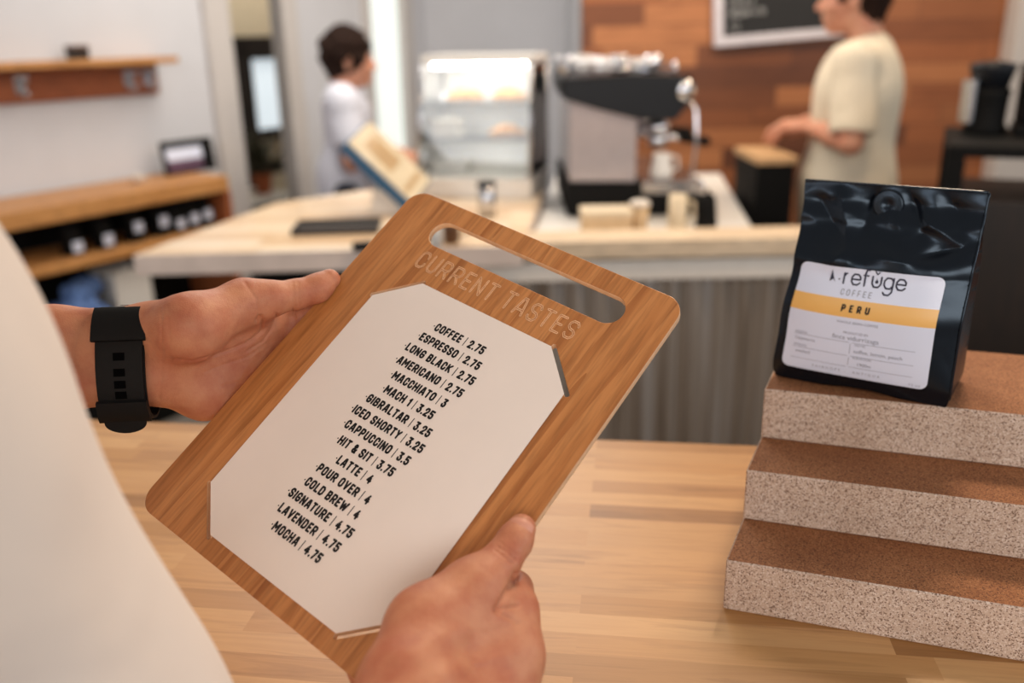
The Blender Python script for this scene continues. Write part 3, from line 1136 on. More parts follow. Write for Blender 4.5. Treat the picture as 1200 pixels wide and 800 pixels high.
for i in range(46):
    a, e, l = random.uniform(0, 6.28), random.uniform(0.3, 1.35), random.uniform(0.16, 0.36)
    d = Vector((math.cos(a) * math.cos(e), math.sin(a) * math.cos(e), math.sin(e)))
    side = d.cross(Vector((0, 0, 1))).normalized() * 0.022
    p0 = Vector((0, 0, 0.11))
    p1, p2 = p0 + d * l * 0.6, p0 + d * l + Vector((0, 0, -0.03))
    m.polys([p0 - side * 0.2, p0 + side * 0.2, p1 + side, p2, p1 - side], [(0, 1, 2, 3, 4)])
m.build('foliage', MAT['plant'], t)

# ------------------------------------------------------------------ wall rack, shelf unit on the left
t = thing('coat_rack', 'red-brown wooden shelf with hooks fixed high on the white left wall', 'shelf', A0 - _n * 0.002, WRZ)
r0, r1 = s_at(-150), s_at(182)
MB().box((r0, -0.022, 1.325), (r1, 0, 1.452), 0.003).build('back_board', MAT['red_oak'], t)
MB().box((r0, -0.15, 1.452), (s_at(187), 0, 1.478), 0.003).build('top_board', MAT['oak'], t)
for px in (16, 146, 169):
    s = s_at(px)
    m = MB()
    m.box((s - 0.02, -0.03, 1.357), (s + 0.02, -0.021, 1.427), 0.003)
    m.tube([(s, -0.03, 1.40), (s, -0.07, 1.405), (s, -0.085, 1.425)], 0.008)
    m.tube([(s, -0.03, 1.365), (s, -0.06, 1.35), (s, -0.075, 1.37)], 0.008)
    m.build('hook', MAT['steel'], t)
s = s_at(82)
t = thing('small_box', 'small dark box standing on the high red-brown wall shelf', 'box', wloc(s, -0.08, 1.479), WRZ)
MB().box((-0.032, -0.03, 0), (0.032, 0.03, 0.045), 0.003).build('body', MAT['dark_brown'], t)
MB().box((-0.034, -0.032, 0.04), (0.034, 0.032, 0.052), 0.003).build('lid', MAT['brown'], t)

UF = -0.36          # front of the shelf unit, measured from the wall
u0, u1 = s_at(-160, UF), s_at(250, UF)
t = thing('shelf_unit', 'long low open shelf unit with honey wood boards and black back along left wall', 'shelf', A0 - _n * 0.002, WRZ)
UTOP = 0.985
MB().box((u0, UF, UTOP - 0.065), (u1 + 0.02, -0.02, UTOP), 0.004).build('top_board', MAT['oak'], t)
MB().box((u0, UF + 0.01, 0.735), (u1, -0.03, 0.77), 0.003).build('shelf_board', MAT['oak'], t)
MB().box((u0, UF + 0.01, 0.40), (u1, -0.03, 0.43), 0.003).build('shelf_board', MAT['black'], t)
MB().box((u0, -0.035, 0.0), (s_at(205, -0.03), -0.02, UTOP - 0.065), 0).build('back_panel', MAT['black'], t)
MB().box((u1, UF + 0.005, 0), (u1 + 0.03, -0.02, UTOP - 0.065), 0.003).build('end_panel', MAT['red_oak'], t)
MB().box((u0, UF + 0.02, 0), (u1, -0.04, 0.40), 0.003).build('plinth', MAT['black'], t)


def pouch(name, label, loc, rz, w, h, lab, group):
    t = thing(name, label, 'coffee bag', loc, rz, group)
    m = MB()
    prof = [(0.0, 0.038), (0.1, 0.042), (0.6, 0.034), (0.88, 0.010), (1.0, 0.003)]

    def fn(a, b):
        z = b * h
        for (t0, d0), (t1, d1) in zip(prof, prof[1:]):
            if b <= t1 + 1e-9:
                d = d0 + (d1 - d0) * (b - t0) / (t1 - t0)
                break
        ang = a * 2 * math.pi
        c, s = math.cos(ang), math.sin(ang)
        sx = math.copysign(abs(c) ** 0.35, c)
        sy = math.copysign(abs(s) ** 0.5, s)
        return Vector((sx * w / 2, sy * d, z))
    m.grid(fn, 32, 10, wrap=True)
    m.box((-w / 2 + 0.004, -0.034, 0), (w / 2 - 0.004, 0.034, 0.004), 0.001)
    m.build('pouch', MAT['black'], t)
    MB().box((-w * 0.32, -0.0445, h * lab[0]), (w * 0.32, -0.0395, h * lab[1]), 0.0005).build('label', MAT['label_white'], t)


gb = 'black coffee pouches on the left shelf'
for px, wl, lab in ((48, 'nearest the white t-shirt', (0.1, 0.4)), (88, 'second from the t-shirt', (0.1, 0.42)),
                    (128, 'third from the t-shirt', (0.3, 0.6)), (161, 'in the middle of the row', (0.3, 0.62)),
                    (182, 'third from the end panel', (0.15, 0.42)), (200, 'second from the end panel', (0.2, 0.5)), (217, 'beside the end panel', (0.25, 0.55))):
    pouch('coffee_pouch', 'small black coffee pouch on the left shelf, ' + wl, wloc(s_at(px, UF + 0.1), UF + 0.1, 0.7712), WRZ, 0.06, 0.135, lab, gb)

# below the lower shelf: white bin with a blue cloth beside it
sbn, zbn = z_at(150, 362, UF + 0.15)
t = thing('storage_bin', 'white plastic bin standing on the bottom shelf under the wooden boards', 'bin', wloc(sbn, UF + 0.16, 0.4312), WRZ)
m = MB()
m.prism([(-0.08, -0.07), (0.08, -0.07), (0.08, 0.07), (-0.08, 0.07)], 0, 0.006, axis='Z')
for a, b in (((-0.085, -0.075), (0.085, -0.068)), ((-0.085, 0.068), (0.085, 0.075)), ((-0.085, -0.075), (-0.078, 0.075)), ((0.078, -0.075), (0.085, 0.075))):
    m.box((a[0], a[1], 0), (b[0], b[1], 0.225), 0.002)
m.build('tub', MAT['white_plastic'], t)
m = MB()
for a, b in (((-0.092, -0.082), (0.092, -0.068)), ((-0.092, 0.068), (0.092, 0.082)), ((-0.092, -0.082), (-0.078, 0.082)), ((0.078, -0.082), (0.092, 0.082))):
    m.box((a[0], a[1], 0.215), (b[0], b[1], 0.232), 0.003)
m.build('rim', MAT['white_plastic'], t)
scl, _ = z_at(92, 362, UF + 0.12)
b = Blob()
rs = np.random.RandomState(4)
for _ in range(16):
    b.ell((rs.uniform(-0.07, 0.06), rs.uniform(-0.06, 0.06), rs.uniform(0.03, 0.2)), (rs.uniform(0.03, 0.06), rs.uniform(0.03, 0.05), rs.uniform(0.03, 0.05)), 0.02)
b.disp(folds(0.006, 3, (70, 70, 60)))
b.cut((0, 0, -1), 0.0)
o = link_mesh('folded_cloth', blob_mesh('folded_cloth', [b.mesh(0.006)]), MAT['blue_cloth'], None, wloc(scl, UF + 0.12, 0.4312), (0, 0, WRZ))
tag(o, 'crumpled blue cloth heaped beside the white bin on the bottom shelf', 'cloth')

# framed sign at the end of the unit
sf, _ = z_at(228, 205, -0.14)
t = thing('framed_sign', 'small black framed sign with white and plum card on the shelf unit end', 'sign', wloc(sf, -0.14, UTOP), WRZ)
RX = Matrix.Rotation(math.radians(-8), 3, 'X')
MB().box((-0.14, 0, 0), (0.13, 0.014, 0.145), 0.003).build('frame', MAT['black'], t, rot=(math.radians(-8), 0, 0))
MB().box((-0.125, -0.006, 0.012), (0.055, 0.002, 0.06), 0.0005).build('plum_card', MAT['purple'], t, rot=(math.radians(-8), 0, 0))
MB().box((-0.125, -0.006, 0.06), (0.06, 0.002, 0.112), 0.0005).build('white_card', MAT['label_white'], t, rot=(math.radians(-8), 0, 0))
sf, _ = z_at(163, 214, -0.2)
t = thing('small_cup', 'tiny pale cup standing on the honey wood top of the shelf unit', 'cup', wloc(sf, -0.2, UTOP))
MB().lathe([(0.018, 0), (0.024, 0.03), (0.025, 0.035), (0.022, 0.033), (0.016, 0.004), (0.0001, 0.004)], n=20).build('bowl', MAT['fascia'], t)
MB().tube([(0.023, 0, 0.027), (0.036, 0, 0.024), (0.036, 0, 0.012), (0.021, 0, 0.01)], 0.003).build('handle', MAT['fascia'], t)

# ------------------------------------------------------------------ bar counter and its worktop
ZB = 1.0
YB = Zp(930, 278, ZB).y
pl = [Zp(155, 299, ZB), Zp(612, 287, ZB), Zp(640, 219, ZB), Zp(430, 222, ZB), Zp(322, 238, ZB)]
pts = [(p.x, p.y) for p in pl]
o = MB().prism(pts, ZB - 0.058, ZB, 0.003, axis='Z').build('bar_worktop', [MAT['bar_top']])
tag(o, 'pale butcher block worktop spread behind the menu board, tablet and pastry case on it', 'worktop')
me = o.data
me.materials.append(MAT['bar_edge'])
for f in me.polygons:
    if abs(f.normal.z) < 0.5:
        f.material_index = 1
Y0 = (pl[0].y + pl[1].y) / 2
t = thing('bar_counter', 'bar counter with pale timber cap, grey fascia and corrugated steel front', 'counter', (0, 0, 0))
XB0, XB1 = -0.22, 1.02
edge_x = lambda y: pl[1].x + (pl[2].x - pl[1].x) * (y - pl[1].y) / (pl[2].y - pl[1].y) + 0.003
MB().prism([(edge_x(YB), YB), (XB1 + 0.02, YB), (XB1 + 0.02, YB + 0.15), (edge_x(YB + 0.15), YB + 0.15)], ZB - 0.05, ZB, 0.002, axis='Z').build('cap', MAT['cap'], t)
MB().box((XB0, YB + 0.012, ZB - 0.115), (XB1, YB + 0.05, ZB - 0.06), 0.002).build('fascia', MAT['fascia'], t)
m = MB()
per = 0.068


def corr(a, b_):
    x = XB0 + a * (XB1 - XB0)
    return Vector((x, YB + 0.035 + 0.012 * math.sin(2 * math.pi * x / per), 0.04 + b_ * (ZB - 0.155)))


m.grid(corr, 460, 1)
m.build('corrugated_panel', MAT['galv'], t)
MB().box((XB0, YB + 0.05, 0), (XB1, YB + 0.11, ZB - 0.06), 0.002).build('frame_panel', MAT['dark_brown'], t)
MB().box((-0.80, Y0 + 0.42, 0), (XB0, Y0 + 0.47, ZB - 0.0595), 0.002).build('base_panel', MAT['black'], t)
MB().box((-0.83, Y0 + 0.42, 0), (-0.80, Y0 + 0.85, ZB - 0.0595), 0.002).build('end_panel', MAT['dark_brown'], t)
ZS = 0.965
sp = [Zp(600, 279, ZS), Zp(889, 279, ZS), Zp(844, 203, ZS), Zp(690, 203, ZS)]
t = thing('side_counter', 'white-topped work counter carrying the espresso machine behind the bar', 'counter')
for p in sp[:2]:
    p.y = YB + 0.155
sp[0].x, sp[3].x = edge_x(sp[0].y) + 0.004, edge_x(sp[3].y) + 0.004
MB().prism([(p.x, p.y) for p in sp], ZS - 0.04, ZS, 0.003, axis='Z').build('top', MAT['white_lam'], t)
MB().prism([(p.x + (0.02 if i in (0, 3) else -0.02), p.y + (0.03 if i < 2 else -0.03)) for i, p in enumerate(sp)], 0, ZS - 0.04, 0.003, axis='Z').build('base', MAT['dark_brown'], t)

# ------------------------------------------------------------------ tablet on the worktop
ft = Zp(486, 253, ZB)
ft.z += 0.032
t = thing('order_tablet', 'slanted order tablet with blue frame and cream screen on the pale worktop', 'tablet', ft)
Ld = Vector((-0.70, -0.02, 0.714)).normalized()
Wd = Vector((0.42, 0.9, 0.03)).normalized()
Wd = (Wd - Ld * Wd.dot(Ld)).normalized()
Nd = Wd.cross(Ld)
if Nd.z < 0:
    Nd = -Nd
XF = Matrix(((Wd.x, Ld.x, Nd.x, 0), (Wd.y, Ld.y, Nd.y, 0), (Wd.z, Ld.z, Nd.z, 0), (0, 0, 0, 1)))
MB().box((0, 0.0, -0.042), (0.20, 0.285, -0.002), 0.006).build('housing', MAT['teal'], t, xf=XF)
MB().box((0.006, 0.006, -0.003), (0.194, 0.279, 0.002), 0.001).build('screen', MAT['screen'], t, xf=XF)
m = MB()
m.box((0.05, 0.12, 0.002), (0.15, 0.24, 0.0026), 0)
m.box((0.03, 0.04, 0.002), (0.17, 0.06, 0.0026), 0)
m.build('screen_print', MAT['screen_fig'], t, xf=XF)
m = MB()
m.prism([(-0.15, -0.031), (0.02, -0.031), (0.02, -0.01), (-0.10, 0.05), (-0.13, 0.05)], 0.03, 0.15, 0.003)
m.build('stand', MAT['fascia'], t)

p = Zp(396, 269, ZB)
t = thing('serving_tray', 'flat dark brown tray lying on the pale worktop before the tablet', 'tray', p, 0.06)
m = MB()
m.box((-0.12, -0.07, 0), (0.12, 0.07, 0.008), 0.003)
m.build('base', MAT['dark_brown'], t)
m = MB()
for a, b in (((-0.125, -0.075), (0.125, -0.066)), ((-0.125, 0.066), (0.125, 0.075)), ((-0.125, -0.075), (-0.116, 0.075)), ((0.116, -0.075), (0.125, 0.075))):
    m.box((a[0], a[1], 0), (b[0], b[1], 0.02), 0.003)
m.build('rim', MAT['dark_brown'], t)
p = Zp(424, 296, ZB)
t = thing('card_reader', 'small dark card reader at the front edge of the pale worktop', 'card reader', (p.x, p.y + 0.03, ZB), 0.3)
MB().box((-0.028, -0.02, 0), (0.028, 0.02, 0.022), 0.006).build('body', MAT['black'], t)
MB().box((-0.022, -0.014, 0.0215), (0.022, 0.004, 0.0235), 0.001).build('screen', MAT['hood'], t)


def cup(name, label, loc, r0, r1, h, mat, cat='cup', handle=False, lid=None, group=None):
    t = thing(name, label, cat, loc, 0, group)
    w = 0.0025
    MB().lathe([(r0, 0), (r0 + (r1 - r0) * 0.5, h * 0.5), (r1, h), (r1 - w, h), (r0 - w, 0.004), (0.0001, 0.004)], n=24).build('body', mat, t)
    if handle:
        MB().tube([(r1 - 0.002, 0, h * 0.85), (r1 + 0.022, 0, h * 0.8), (r1 + 0.024, 0, h * 0.35), (r0, 0, h * 0.22)], 0.004).build('handle', mat, t)
    if lid:
        MB().lathe([(r1 + 0.003, h - 0.003), (r1 + 0.003, h + 0.004), (r1 - 0.004, h + 0.010), (0.0001, h + 0.010)], n=24).build('lid', lid, t)
    return t


cup('glass_tumbler', 'pale frosted tumbler on the worktop seen through the board handle slot', Zp(511, 288, ZB), 0.018, 0.022, 0.085, MAT['white_plastic'])
cup('brown_mug', 'dark brown mug beside the pale tumbler, seen through the board handle slot', Zp(529, 284, ZB), 0.022, 0.026, 0.08, MAT['brown'], 'mug', True)
cup('steel_canister', 'tall dull steel canister on the worktop in front of the pastry case', Zp(571, 253, ZB), 0.028, 0.028, 0.10, MAT['steel'], 'canister', lid=MAT['hood'])

# ------------------------------------------------------------------ pastry display case
co = Zp(487, 231, ZB)
co.z += 0.001
CA = math.radians(-14)
t = thing('pastry_case', 'glass pastry display case with bright lamps on the pale worktop', 'display case', co, CA)
cw, cdp, ch = 0.42, 0.30, 0.475
lean = 0.045
MB().box((0, 0, 0), (cw, cdp, 0.07), 0.004).build('base', MAT['white_lam'], t)
MB().box((lean * 0.6, lean, ch - 0.028), (cw, cdp, ch), 0.003).build('roof', MAT['white_lam'], t)
for (x0, y0, x1, y1) in ((0.006, 0.006, lean * 0.6 + 0.006, lean + 0.004), (cw - 0.006, 0.006, cw - 0.006, lean + 0.004), (0.006, cdp - 0.006, lean * 0.6 + 0.006, cdp - 0.006), (cw - 0.006, cdp - 0.006, cw - 0.006, cdp - 0.006)):
    MB().tube([(x0, y0, 0.07), (x1, y1, ch - 0.028)], 0.006, 8).build('corner_post', MAT['steel'], t)


def pane(name, q, th, nrm):
    m = MB()
    n = Vector(nrm) * th
    a = [Vector(p) for p in q]
    m.polys(a + [v + n for v in a], [(0, 1, 2, 3), (7, 6, 5, 4), (0, 4, 5, 1), (1, 5, 6, 2), (2, 6, 7, 3), (3, 7, 4, 0)])
    return m.build(name, MAT['glass'], t)


pane('front_pane', [(0.01, 0.004, 0.07), (cw - 0.01, 0.004, 0.07), (cw - 0.01, lean, ch - 0.028), (lean * 0.6, lean, ch - 0.028)], 0.004, (0, 1, 0))
pane('side_pane', [(cw - 0.004, 0.01, 0.07), (cw - 0.004, cdp - 0.01, 0.07), (cw - 0.004, cdp - 0.01, ch - 0.028), (cw - 0.004, lean + 0.01, ch - 0.028)], 0.004, (-1, 0, 0))
pane('side_pane', [(0.004, 0.01, 0.07), (0.004, cdp - 0.01, 0.07), (lean * 0.6, cdp - 0.01, ch - 0.028), (lean * 0.6, lean + 0.01, ch - 0.028)], 0.004, (1, 0, 0))
MB().box((0.01, cdp - 0.01, 0.07), (cw - 0.01, cdp - 0.003, ch - 0.028), 0).build('back_door', MAT['white_lam'], t)
for z in (0.19, 0.315):
    MB().box((0.025, 0.05, z), (cw - 0.012, cdp - 0.015, z + 0.006), 0.001).build('shelf', MAT['glass'], t)
for x in (0.05,):
    MB().box((0.06, lean + 0.02, ch - 0.040), (cw - 0.03, lean + 0.045, ch - 0.029), 0.002).build('lamp_strip', MAT['led'], t)  # glowing strip added under the roof to brighten the case
XC = Matrix.Translation(co) @ Matrix.Rotation(CA, 4, 'Z')


def pastry(label, p, s):
    b = Blob()
    for k in range(7):
        a = (k - 3) / 3
        r = 0.026 * (1 - 0.55 * a * a)
        b.ell((a * 0.055, 0.018 * a * a, r * 0.85), (0.014, r, r * 0.85), 0.006)
    b.cut((0, 0, -1), 0.0)
    o = link_mesh('croissant', blob_mesh('croissant', [b.mesh(0.004)]), MAT['pastry'], None, XC @ Vector(p), (0, 0, CA + s))
    tag(o, label, 'pastry', 'croissants in the pastry case')


pastry('golden croissant on the top glass shelf of the pastry case, towards the left', (0.15, 0.16, 0.322), 0.3)
pastry('golden croissant on the top glass shelf of the pastry case, towards the right', (0.30, 0.17, 0.322), -0.2)
pastry('golden croissant on the lower glass shelf of the pastry case', (0.30, 0.15, 0.197), 0.1)
for i, (p, s, mt, lb) in enumerate((((0.09, 0.13, 0.197), (0.09, 0.09, 0.06), 'fascia', 'grey cardboard pastry box on the lower shelf of the glass case'), ((0.10, 0.14, 0.071), (0.12, 0.10, 0.05), 'white_plastic', 'white pastry box on the floor of the glass case'))):
    q = thing('pastry_box', lb, 'box', XC @ Vector(p), CA)
    MB().box((-s[0] / 2, -s[1] / 2, 0), (s[0] / 2, s[1] / 2, s[2] - 0.012), 0.002).build('tray', MAT[mt], q)
    MB().box((-s[0] / 2 - 0.002, -s[1] / 2 - 0.002, s[2] - 0.014), (s[0] / 2 + 0.002, s[1] / 2 + 0.002, s[2]), 0.003).build('lid', MAT[mt], q)

# ------------------------------------------------------------------ espresso machine, seen from its side
YM = 2.92


def xz(px, py, y=YM):
    q = Yp(px, py, y)
    return (q.x, q.z)


def xzs(l, y=YM):
    return [xz(a, b, y) for a, b in l]


t = thing('espresso_machine', 'charcoal and chrome espresso machine with cups on top behind the bar', 'espresso machine', (0, 0, 0))
Y1 = YM + 0.62
MB().prism(xzs([(658, 93), (660, 116), (700, 128), (752, 141), (792, 141), (813, 116), (812, 100), (800, 88), (740, 87)]), YM, Y1, 0.006).build('hood', MAT['hood'], t)
MB().prism(xzs([(668, 118), (668, 214.5), (746, 214.5), (748, 139), (700, 127)]), YM + 0.02, Y1 - 0.02, 0.004).build('boiler_panel', MAT['boiler'], t)
MB().prism(xzs([(752, 213), (752, 226), (822, 226), (826, 216), (822, 211)]), YM - 0.01, Y1 + 0.01, 0.004).build('drip_tray', MAT['steel'], t)
MB().prism(xzs([(664, 215), (664, 252), (824, 252), (824, 227), (750, 227), (750, 215)]), YM, Y1, 0.004).build('base', MAT['black'], t)
xa, za = xz(672, 252)
xb, zb = xz(808, 252)
for x in (xa, xb):
    for y in (YM + 0.04, Y1 - 0.04):
        MB().lathe([(0.022, ZS + 0.001), (0.022, ZS + 0.008), (0.016, ZS + 0.010), (0.016, za + 0.006)], (x, y, 0), 16).build('foot', MAT['black'], t)
for y in (YM + 0.02, Y1 - 0.02):
    m = MB()
    for a, b in (((662, 72), (795, 75)), ((662, 80), (795, 83))):
        (x0, z0), (x1, z1) = xz(*a), xz(*b)
        m.tube([(x0, y, z0), (x1, y, z1)], 0.004)
    for px in (664, 793):
        x0, z0 = xz(px, 71)
        _, z1 = xz(px, 92)
        m.tube([(x0, y, z1), (x0, y, z0)], 0.0045)
    m.build('cup_rail', MAT['chrome'], t)
for y in (YM + 0.14, YM + 0.44):
    x, z = xz(780, 141)
    m = MB()
    m.lathe([(0.038, -0.055), (0.038, -0.02), (0.03, -0.015), (0.03, 0.02)], (x, y, z), 24)
    g = m.build('group_head', MAT['chrome'], t)
    m = MB()
    m.lathe([(0.02, -0.10), (0.035, -0.088), (0.036, -0.055)], (x, y, z), 24)
    m.tube([(x + 0.03, y, z - 0.066), (x + 0.075, y, z - 0.072)], [0.011, 0.008])
    pf = m.build('portafilter', MAT['chrome'], t)
    MB().tube([(x + 0.07, y, z - 0.071), (x + 0.085, y, z - 0.073), (x + 0.15, y, z - 0.082), (x + 0.17, y, z - 0.085), (x + 0.178, y, z - 0.086)], [0.009, 0.014, 0.017, 0.016, 0.006], 14).build('handle', MAT['black'], pf)
x, z = xz(806, 128)
MB().tube([(x, YM + 0.03, z + 0.03), (x + 0.03, YM + 0.02, z), (x + 0.035, YM + 0.01, z - 0.1), (x + 0.028, YM + 0.01, z - 0.2), (x + 0.02, YM + 0.01, z - 0.235)], 0.0055, 10).build('steam_wand', MAT['chrome'], t)
x, z = xz(806, 100)
for dy, dz in ((0.08, 0.0), (0.18, -0.02)):
    MB().lathe([(0.02, 0.0), (0.024, 0.012), (0.022, 0.026), (0.0001, 0.03)], (x, YM + dy, z + dz), 18, axis=(1, 0, 0.2)).build('steam_knob', MAT['black'], t)
MB().lathe([(0.026, 0), (0.03, 0.01), (0.03, 0.014), (0.0001, 0.014)], (xz(803, 106)[0], YM + 0.006, xz(803, 106)[1]), 20, axis=(0.3, -1, 0)).build('pressure_gauge', MAT['chrome'], t)

# jug under the group
x, z = xz(781, 211)
q = thing('milk_jug', 'steel milk jug on the drip tray under the espresso machine group', 'jug', (x - 0.01, YM + 0.045, z + 0.002))
MB().lathe([(0.034, 0), (0.038, 0.02), (0.027, 0.06), (0.03, 0.078), (0.028, 0.078), (0.025, 0.06), (0.034, 0.02), (0.03, 0.004), (0.0001, 0.004)], n=24).build('body', MAT['white_plastic'], q)
MB().tube([(0.028, 0, 0.07), (0.052, 0, 0.066), (0.054, 0, 0.03), (0.036, 0, 0.022)], 0.004).build('handle', MAT['white_plastic'], q)
# cups on top of the machine
k = 0
for i, px in enumerate((664, 686, 708, 728, 748, 768)):
    x, z = xz(px, 88)
    mt = ('steel', 'white_plastic', 'white_plastic', 'steel', 'white_plastic', 'chrome')[i]
    wl = ('at the left end', 'second from the left', 'third from the left', 'third from the right', 'second from the right', 'at the right end')[i]
    cup('espresso_cup', '%s cup on top of the espresso machine, %s of the row' % ('metal' if mt != 'white_plastic' else 'white', wl), (x, YM + 0.06, z + 0.004), 0.022, 0.03, 0.045 + (0.01 if i % 2 else 0), MAT[mt], group='cups on the espresso machine')

# things on the side counter
p = Zp(708, 279, ZS)
yk = YB + 0.24
t = thing('paper_box', 'long tan paper box on the work counter below the espresso machine', 'box', (Yp(710, 276, yk).x, yk, ZS + 0.001))
MB().box((-0.075, -0.05, 0), (0.072, 0.05, 0.068), 0.004).build('body', MAT['tan_paper'], t)
MB().box((-0.077, -0.052, 0.06), (0.074, 0.052, 0.08), 0.004).build('lid', MAT['cream_plastic'], t)
cup('paper_cup', 'tan paper cup standing between the long tan box and the cream pitcher', (Yp(749, 276, yk).x, yk, ZS + 0.001), 0.022, 0.028, 0.09, MAT['tan_paper'], lid=MAT['fascia'])
t = cup('cream_pitcher', 'cream coloured pitcher on the work counter left of the black kettle', (Yp(793, 276, yk).x, yk, ZS + 0.001), 0.03, 0.026, 0.115, MAT['cream_plastic'], 'pitcher', True)
t = thing('black_kettle', 'black kettle on the white work counter right of the cream pitcher', 'kettle', (Yp(827, 270, yk + 0.05).x, yk + 0.05, ZS + 0.001))
MB().lathe([(0.03, 0), (0.034, 0.01), (0.028, 0.08), (0.022, 0.105), (0.0001, 0.11)], n=22).build('body', MAT['black'], t)
MB().tube([(-0.02, 0, 0.10), (-0.055, 0, 0.11), (-0.06, 0, 0.03)], 0.006).build('handle', MAT['black'], t)
MB().lathe([(0.006, 0), (0.008, 0.012), (0.0001, 0.016)], (0, 0, 0.108), 12).build('knob', MAT['black'], t)

# ------------------------------------------------------------------ plank wall: blackboard
bl, br_ = Yp(837, 55, YW - 0.03), Yp(1024, 39, YW - 0.03)
ang = math.atan2(br_.z - bl.z, br_.x - bl.x)
t = thing('blackboard', 'blackboard menu with whitewashed frame hung askew on the plank wall', 'blackboard', bl)
wB, hB = (br_ - bl).length, 0.55
t.rotation_euler = (0, -ang, 0)
MB().box((0.02, 0.0, 0.02), (wB - 0.02, 0.02, hB - 0.02), 0).build('slate', MAT['chalk'], t)
m = MB()
for a, b in (((0, 0), (wB, 0.042)), ((0, hB - 0.042), (wB, hB)), ((0, 0.042), (0.042, hB - 0.042)), ((wB - 0.042, 0.042), (wB, hB - 0.042))):
    m.box((a[0], -0.014, a[1]), (b[0], 0.026, b[1]), 0.003)
m.build('frame', MAT['frame_white'], t)
m = MB()
for j in range(5):
    V, Fc, w_ = stroke_text(('MOCHA 4.75', 'LATTE 4', 'HOUSE 3', 'COLD BREW 4', 'DRIP 2.75')[j], 0.026, 0.14)
    MB().polys([(0.075 + v[0], -0.0006, 0.13 + j * 0.047 + v[1]) for v in V], Fc).build('chalk_line', MAT['chalk_ink'], t)
ring = [(0.1 + 0.016 * math.cos(a * math.pi / 8), 0.085 + 0.016 * math.sin(a * math.pi / 8)) for a in range(17)]
V, Fc = [], []
ribbon(ring, 0.004, V, Fc)
m.polys([(v[0], -0.0006, v[1]) for v in V], Fc)
m.build('chalk_ring', MAT['chalk_ink'], t)

# ------------------------------------------------------------------ dark cabinet the right barista leans on
yc = 3.02
x0, x1 = Yp(889, 178, yc).x, Yp(934, 178, yc).x
zt = Yp(905, 184, yc).z
t = thing('tall_cabinet', 'narrow black cabinet with pale wooden top before the cream-shirted barista', 'cabinet', (x0, yc, 0))
MB().box((0, 0.004, 0), (x1 - x0, 0.30, zt - 0.025), 0.004).build('body', MAT['black'], t)
MB().box((-0.006, -0.006, zt - 0.025), (x1 - x0 + 0.006, 0.306, zt), 0.003).build('top', MAT['tan_wood'], t)

# dark stand with grinder and brewer at the right
ys = 2.35
x0 = Yp(1111, 172, ys).x
zt = Yp(1118, 170, ys).z
t = thing('equipment_stand', 'black open-framed stand with dark lower cabinet behind the foil bag', 'stand', (x0, ys, 0), math.radians(-24))
MB().box((0, 0, zt - 0.03), (0.75, 0.5, zt), 0.004).build('top', MAT['black'], t)
for x, y in ((0, 0), (0.68, 0), (0, 0.44), (0.68, 0.44)):
    MB().box((x, y, 0), (x + 0.045, y + 0.045, zt - 0.03), 0.003).build('leg', MAT['black'], t)
MB().box((0.046, 0.01, 0), (0.67, 0.42, zt - 0.14), 0.004).build('lower_cabinet', MAT['dark_brown'], t)
xg, yg = Yp(1151, 168, ys + 0.25).x, ys + 0.25
t = thing('coffee_grinder', 'dark round coffee grinder on the black stand at the right', 'grinder', (xg, yg, zt))
MB().lathe([(0.055, 0), (0.06, 0.012), (0.05, 0.03), (0.052, 0.10), (0.056, 0.115), (0.05, 0.125)], n=28).build('body', MAT['black'], t)
MB().lathe([(0.045, 0.125), (0.06, 0.18), (0.06, 0.19), (0.0001, 0.20)], n=28).build('hopper', MAT['hood'], t)
MB().box((-0.066, -0.03, 0.03), (-0.05, 0.03, 0.15), 0.004).build('side_plate', MAT['steel'], t)
xg, yg = Yp(1212, 168, ys + 0.2).x, ys + 0.2
t = thing('coffee_brewer', 'black coffee brewer with chrome dome at the right frame edge', 'brewer', (xg, yg, zt), math.radians(-24))
MB().box((-0.06, -0.07, 0), (0.1, 0.09, 0.03), 0.006).build('base', MAT['black'], t)
MB().box((-0.055, 0.01, 0.03), (0.095, 0.085, 0.19), 0.006).build('tower', MAT['black'], t)
MB().lathe([(0.05, 0.03), (0.056, 0.05), (0.045, 0.12), (0.05, 0.135)], (0.01, -0.03, 0), 24).build('jug', MAT['hood'], t)
MB().lathe([(0.055, 0.14), (0.06, 0.15), (0.058, 0.18), (0.04, 0.20), (0.0001, 0.205)], (0.01, -0.02, 0), 24).build('dome', MAT['chrome'], t)

# ------------------------------------------------------------------ the two baristas
# left: in profile, facing right along the bar
pL = W(404, 60, 4.05)
person('person', 'curly-haired barista in pale blue-white t-shirt in profile beside the bright window', (pL.x, pL.y, 0), math.radians(4), 'tee_cool',
       dict(sh_l=(-0.01, 0.165, 1.27), el_l=(0.03, 0.21, 1.03), wr_l=(0.24, 0.13, 1.00), sh_r=(-0.01, -0.165, 1.27), el_r=(0.02, -0.20, 1.02), wr_r=(0.23, -0.16, 0.96),
            neck=(-0.035, 0, 1.30), head=(0.02, 0, 1.435), pn_l=(0, 0, -1), pn_r=(0, 0, -1)),
       curl=0.03, seed=3, hem=0.72, torso=[((-0.01, 0, 1.18), (0.095, 0.15, 0.15)), ((-0.01, 0, 1.0), (0.092, 0.135, 0.16)), ((-0.015, 0, 0.88), (0.105, 0.15, 0.11))], loose=0.016)
